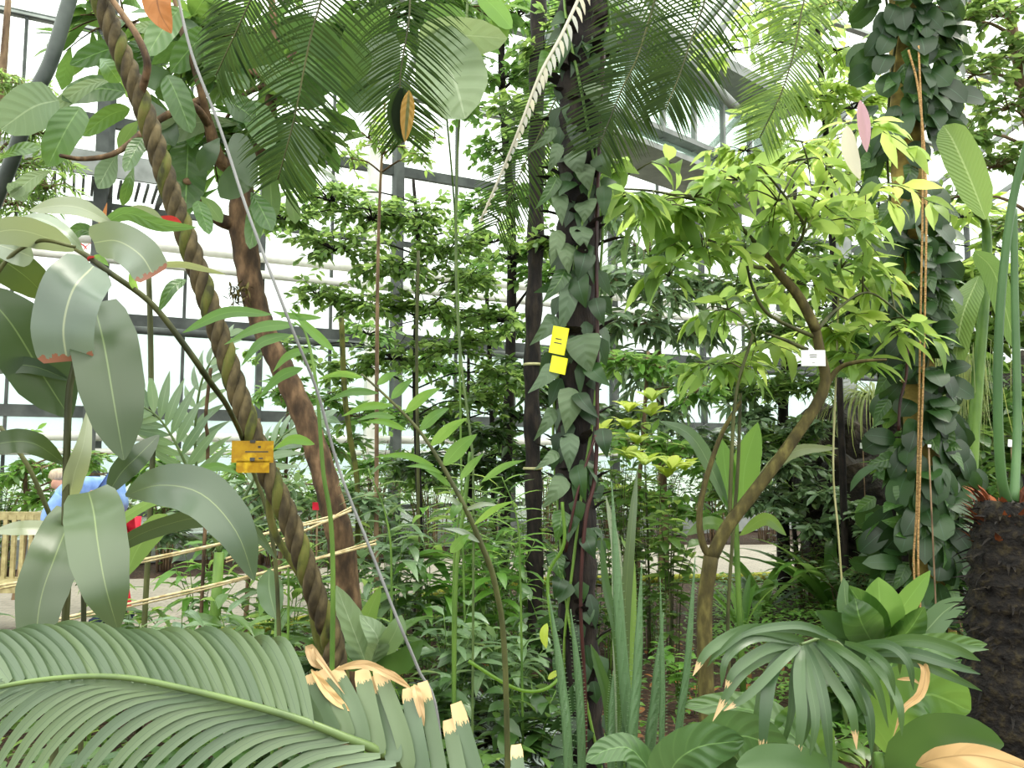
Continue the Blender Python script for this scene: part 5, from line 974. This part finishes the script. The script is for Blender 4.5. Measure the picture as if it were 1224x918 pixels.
# yellow green crotons
for (x, d_, h, r_, lb) in ((738,6.4,1.75,.28,'croton shrub with yellow young leaves touching the central trunk'),(775,6.6,1.95,.3,'tallest croton with bright yellow green leaf tips'),(795,6.0,1.45,.25,'croton with one cluster of yellow leaves nearest the path'),(750,7.4,1.2,.3,'low croton behind the blade leaved plant')):
    t = shrub(lb, x, d_, h, r_, 9, 13, 'mid', .2, .08, 'ell', t0=.2, elev=.3, name='croton_shrub', stemm='darkcane', sr=.005); m = MB()
    b = G(x, d_)
    for i in range(4):
        c = b+np.array((random.uniform(-r_, r_)*.8, random.uniform(-.2, .1), h*random.uniform(.85, 1.02))); az = np.arange(7)*2.4+i
        m.leaves(np.repeat([c], 7, 0), np.stack([np.cos(az), np.sin(az), rng.uniform(.7, 2.2, 7)], -1), .17, .085, 'ell', .9, .2, 0, 6)
    m.build('young_leaves', 'croton', t)
# ================================================================== MIDDLE BEDS
MIDS = [ # px,d,H,R,nst,per,mat,L,W,prof,label
 (228,4.6,.75,.35,7,9,'grey',.28,.06,'lance','grey green reedy plant left of the liana foot'),(160,5.2,.8,.35,7,9,'mid',.26,.06,'lance','mid green reedy plant below the big arching leaf'),
 (300,4.4,.8,.3,6,9,'mid',.26,.06,'lance','reedy plant hidden behind the liana foot'),(250,5.6,1.0,.35,8,10,'fresh',.24,.05,'lance','bright reedy plant at the path edge below the amber tags'),
 (345,5.2,1.1,.35,8,10,'mid',.26,.06,'lance','reedy plant between the liana and the brown trunk'),(110,4.4,.6,.3,6,8,'mid',.24,.06,'lance','low reedy plant under the large drooping leaves'),
 (40,5.0,.55,.35,7,8,'mid',.24,.07,'lance','low leafy plant at the left edge above the feather frond'),
 (440,4.6,.85,.3,7,9,'mid',.28,.07,'lance','leafy plant directly right of the brown trunk foot'),(470,5.4,1.2,.35,8,10,'grey',.28,.07,'lance','tall grey green plant right of the brown trunk'),
 (420,3.9,.5,.28,6,7,'grey',.24,.09,'ell','broad leaved low plant above the cut leaflets of the feather frond'),(500,4.2,.5,.3,6,8,'dark',.22,.07,'lance','dark low plant right of the grey wire'),
 (520,5.6,1.25,.35,9,10,'fresh',.27,.07,'lance','bright leafy plant behind the arching cane foot'),(560,6.4,1.3,.4,9,10,'mid',.28,.07,'lance','leafy plant left of the short green stem'),
 (600,5.6,1.1,.35,8,10,'fresh',.24,.06,'lance','light leafy plant in the gap left of the central trunk'),(630,6.6,1.2,.35,8,10,'mid',.26,.06,'lance','leafy plant at the foot of the dark slim trunk'),
 (540,4.6,.7,.35,8,9,'grey',.2,.07,'lance','silvery green plant under the arching cane'),(600,4.8,.6,.35,8,9,'grey',.18,.06,'lance','silvery plant left of the central trunk foot'),
 (655,5.2,.75,.3,8,9,'dark',.2,.06,'lance','dark plant behind the foot of the central trunk'),(580,7.6,1.0,.5,10,10,'grey',.22,.05,'lance','grey green plant near the path left of the central trunk'),
 (480,7.4,1.2,.5,10,10,'dark',.24,.07,'ell','dark plant near the path right of the brown trunk'),(400,6.8,1.1,.4,9,10,'mid',.24,.06,'lance','plant near the path behind the brown trunk'),
 (640,4.2,.42,.25,6,7,'dark',.18,.07,'ell','low dark plant beside the looping green runner'),(470,4.1,.35,.3,6,7,'dark',.18,.08,'ell','dark ground plant above the middle cut leaflets'),
 (720,6.2,.7,.3,8,8,'mid',.16,.05,'lance','small leafy plant just right of the central trunk foot'),(770,6.8,.6,.25,7,8,'fresh',.12,.045,'ell','thin twiggy plant at the near path edge'),
 (660,8.0,1.0,.5,9,10,'mid',.22,.06,'lance','plant near the path behind the central trunk'),(700,7.2,.9,.35,8,9,'dark',.2,.06,'lance','dark plant behind the central trunk on its right side'),
 (330,3.7,.4,.25,6,7,'dark',.2,.07,'ell','dark low plant right beneath the liana'),(380,4.6,.55,.3,6,8,'grey',.24,.08,'lance','grey low plant right beneath the brown trunk'),
 (200,3.6,.35,.3,7,7,'dark',.2,.07,'ell','dark ground plant behind the feather frond on its left half'),(90,3.5,.3,.3,7,7,'mid',.18,.07,'ell','green ground plant behind the feather frond near the left edge'),
 (560,3.6,.3,.25,6,7,'mid',.16,.07,'ell','green ground plant above the last cut leaflets'),
 (940,4.0,.35,.3,8,7,'mid',.18,.07,'ell','green ground plant behind the arching fan leaflets'),(1000,4.6,.4,.3,8,8,'dark',.18,.07,'ell','dark ground plant left of the upright broad leaf clump'),(1120,3.6,.35,.3,8,7,'dark',.2,.08,'ell','dark ground plant left of the fibrous stump foot'),
 (890,3.1,.22,.22,6,6,'rubber',.2,.09,'ell','glossy ground plant under the straw tipped fan leaflets'),(1000,2.9,.3,.25,7,6,'rubber',.22,.1,'ell','glossy ground plant behind the middle of the fan leaflets')]
for (x, d_, h, r_, ns, per, mt, Ln_, W_, pf, lb) in MIDS:
    shrub(lb, x, d_, h, r_, ns+2, per, mt, Ln_*1.2, W_*1.3, pf, t0=.2, elev=.4, droop=1.0, sr=.0045, stemm='greencane', name='leafy_plant', cat='plant')
# big pale fishtail frond at the left behind the dark leaf
t = thing('fishtail_palm', 'palm with greyish broad leaflets against the glass left of the liana', 'palm', G(262, 5.0))
m = MB(); m.tube([G(262, 5.0, -.02), P(262, 660, 5.0)], [.04, .03], 8, 4); m.build('trunk', 'greencane', t)
for rc, n, ll in (([(262,660,5.0),(240,600,4.9),(215,540,4.8),(190,500,4.75),(160,480,4.7)], 11, .36), ([(262,660,5.0),(235,560,5.1),(240,460,5.1),(275,400,5.1)], 10, .3), ([(262,660,5.0),(300,580,5.0),(340,520,5.0),(390,500,5.0)], 10, .3)):
    frond(t, PP(rc), n, ll, .06, 'grey', up=(-.3, -.6, .5), ang=(1.2, .7), droop=.7, prof='lance', s0=.35, rr=(.012, .005), seg=6)
# ================================================================== GROUND COVER (uncountable)
def cover(label, name, px0, px1, d0, d1, n, mat, Ln, W, prof='ell', z=.10, lift=.3, excl=None):
    m = MB(); dd = np.sqrt(rng.uniform(d0*d0, d1*d1, n)); px = rng.uniform(px0, px1, n)
    q = np.stack([(px-612)/F*dd, dd, rng.uniform(.015, z, n)], -1)
    if excl is not None: q = q[excl(px, dd)]
    n = len(q); az = rng.uniform(0, 2*PI, n)
    m.leaves(q, np.stack([np.cos(az), np.sin(az), rng.uniform(-.1, lift*2, n)], -1), Ln*rng.uniform(.6, 1.1, n), W*rng.uniform(.7, 1.1, n), prof, .7, .2, rng.normal(0, .25, n), 4)
    return tag(m.build(name, mat), label, 'ground cover', kind='stuff')
pathn = lambda px, dd: dd < np.interp(px, [0, 200, 420, 560, 700, 900, 1120], [6.3, 6.8, 8.0, 9.6, 10.2, 10.5, 11.7])
cover('silver striped dark groundcover in front of the central trunk', 'silver_groundcover', 380, 690, 3.4, 5.6, 1500, 'silver', .12, .055, z=.09)
cover('mid green groundcover filling the left beds up to the path', 'groundcover', -40, 700, 3.0, 9.0, 4200, 'mid', .14, .05, z=.18, excl=pathn)
cover('small light leaved groundcover between the forked tree and the rock', 'light_groundcover', 850, 1240, 4.2, 10.0, 6500, 'fresh', .085, .036, z=.20, excl=lambda px, dd: pathn(px, dd) & ((px > 880) | (dd > 6)))
cover('sparse little weeds on the bare soil right of the central trunk', 'weeds', 700, 880, 4.4, 9.6, 260, 'fresh', .08, .035, z=.12)
cover('scattered dry brown leaf litter on the soil', 'leaf_litter', 350, 1150, 2.6, 7, 500, 'brown', .07, .035, z=.03, lift=.1)

tree('airy pale leaved shrub tree low in the gap between liana and middle cane', G(300, 6.4), [G(300, 6.4, -.02), P(300, 640, 6.4), P(305, 560, 6.4), P(310, 500, 6.4)], [.02, .015, .01],
  [(280,600,6.2,.3,1),(330,590,6.2,.3,1),(235,610,6.2,.3,1),(380,610,6.2,.3,1),(200,640,6.2,.25,1),(430,600,6.2,.3,1),(330,640,6.2,.3,1),(270,650,6.2,.3,1)], 'grey', 'twig', .13, .05, 'ell', 18, 8, name='small_leaved_tree')
tree('tall bushy tree closing the gap just left of the central trunk', G(590, 9.6), [G(590, 9.6, -.02), P(590, 560, 9.6), P(585, 420, 9.6), P(580, 320, 9.6)], [.04, .03, .02],
  [(560,380,9.4,.5,1),(610,400,9.4,.5,1),(520,440,9.4,.5,1),(570,460,9.4,.5,1),(620,470,9.4,.5,1),(480,500,9.4,.5,1),(540,520,9.4,.5,1),(600,540,9.4,.5,1),(450,560,9.4,.5,1),(510,580,9.4,.45,1),(400,590,9.4,.45,1),(570,330,9.4,.4,.8),(440,400,9.4,.4,.7)], 'fresh', 'darkbark', .13, .055, 'ell', 26, 10, name='small_leaved_tree')
tree('light leaved bush tree right of the central trunk below the lime crown', G(760, 7.6), [G(760, 7.6, -.02), P(762, 620, 7.6), P(770, 500, 7.6), P(775, 420, 7.6)], [.03, .02, .015],
  [(745,430,7.4,.3,.8),(790,440,7.4,.32,1),(830,470,7.4,.3,.8),(760,530,7.4,.3,1),(810,540,7.4,.3,1),(850,560,7.4,.3,.9),(740,590,7.4,.25,.9),(790,600,7.4,.25,.8),(830,610,7.4,.22,.7)], 'fresh', 'twig', .15, .055, 'ell', 18, 8, name='small_leaved_tree')
t = thing('broad_leaf_plant', 'plant with pale mottled paddle leaves right of the liana foot', 'plant', G(440, 3.5))
for pts, w_, mt in (([(440,800,3.5),(425,760,3.45),(402,700,3.4)], 34, 'rubber_pale'), ([(440,800,3.5),(452,765,3.4),(430,735,3.4)], 26, 'rubber_pale'), ([(445,800,3.5),(470,760,3.4),(480,735,3.4)], 24, 'grey'), ([(438,800,3.5),(405,780,3.4),(392,760,3.4)], 26, 'rubber'), ([(446,800,3.5),(480,790,3.4),(505,765,3.4)], 26, 'dark'), ([(442,790,3.5),(436,750,3.5),(455,700,3.5)], 22, 'mid'), ([(330,740,3.3),(322,705,3.3),(322,680,3.3)], 28, 'grey')):
    m = MB(); m.hleaf(PP(pts), px2m(w_*1.1, 3.4), 'ell', roll=.3, fold=.15, wave=.05); m.build('leaf', mt, t)
m = MB(); m.tube([G(440, 3.5, -.02), P(442, 830, 3.5), P(440, 790, 3.5)], [.012, .008], 7, 6); m.tube([G(335, 3.35, -.02), P(330, 740, 3.3)], .006, 6, 5); m.build('stem', 'greencane', t)
cane('slim cane with grey green leaves crossing the short green stem', G(545, 3.6), [G(545, 3.6, -.01), P(542, 700, 3.6), P(548, 620, 3.6), P(560, 560, 3.6)], .007, 'mid', 'greencane', 13, .15, .045, t0=.45)
cane('leafy cane beside the dark slim trunk foot', G(625, 4.2), [G(625, 4.2, -.01), P(622, 700, 4.2), P(618, 620, 4.2), P(600, 570, 4.2)], .007, 'fresh', 'greencane', 15, .17, .05, t0=.4)
cane('leafy cane just right of the grey wire', G(470, 3.8), [G(470, 3.8, -.01), P(468, 700, 3.8), P(462, 620, 3.8), P(440, 560, 3.8)], .007, 'grey', 'greencane', 15, .18, .05, t0=.35)
cane('grey green cane left of the brown trunk foot', G(350, 3.9), [G(350, 3.9, -.01), P(345, 700, 3.9), P(335, 630, 3.9), P(310, 590, 3.9)], .007, 'grey', 'greencane', 13, .18, .05, t0=.35)

tree('low airy tree in front of the wall at the far left edge', G(30, 9.0), [G(30, 9.0, -.02), P(30, 640, 9.0), P(30, 560, 9.0)], [.03, .02],
  [(5,575,9.0,.4,1),(45,560,9.0,.4,1),(20,530,9.0,.35,.8),(95,550,9.0,.35,.9),(160,575,9.0,.35,1),(190,555,9.0,.3,.8),(60,600,9.0,.3,1),(215,580,9.0,.35,1)], 'fresh', 'twig', .13, .055, 'ell', 22, 9, name='small_leaved_tree')

tree('olive bushy tree low between the broad upright leaves and the dark rock', G(950, 9.0), [G(950, 9.0, -.02), P(950, 640, 9.0), P(945, 580, 9.0)], [.03, .02],
  [(905,545,8.6,.35,1),(945,560,8.6,.35,1),(985,590,8.4,.35,1),(925,600,8.6,.35,1),(1020,610,8.2,.33,1),(970,630,8.3,.3,1),(1055,625,8.0,.3,1),(900,500,8.8,.35,1),(960,510,8.8,.3,1),(1075,650,7.8,.25,.8)], 'grey', 'darkbark', .14, .06, 'ell', 24, 9, name='small_leaved_tree')
tree('leafy climber mass over the mossy rock between tan palm and stump', G(1150, 7.2), [G(1150, 7.2, -.02), P(1150, 640, 7.2), P(1150, 560, 7.2), P(1150, 480, 7.2)], [.03, .02],
  [(1140,470,7.0,.3,1),(1180,500,6.8,.33,1),(1150,560,6.8,.33,1),(1190,590,6.6,.3,1),(1150,640,6.6,.3,1),(1190,660,6.4,.28,1),(1160,700,6.4,.25,.8)], 'rubber', 'darkbark', .17, .09, 'heart', 20, 8, name='broad_leaved_climber')
shrub('small leafy plant in front of the forked trunk base', 815, 5.2, .4, .25, 10, 9, 'fresh', .12, .05, 'ell', t0=.15, name='leafy_plant', cat='plant', stemm='greencane', sr=.004)
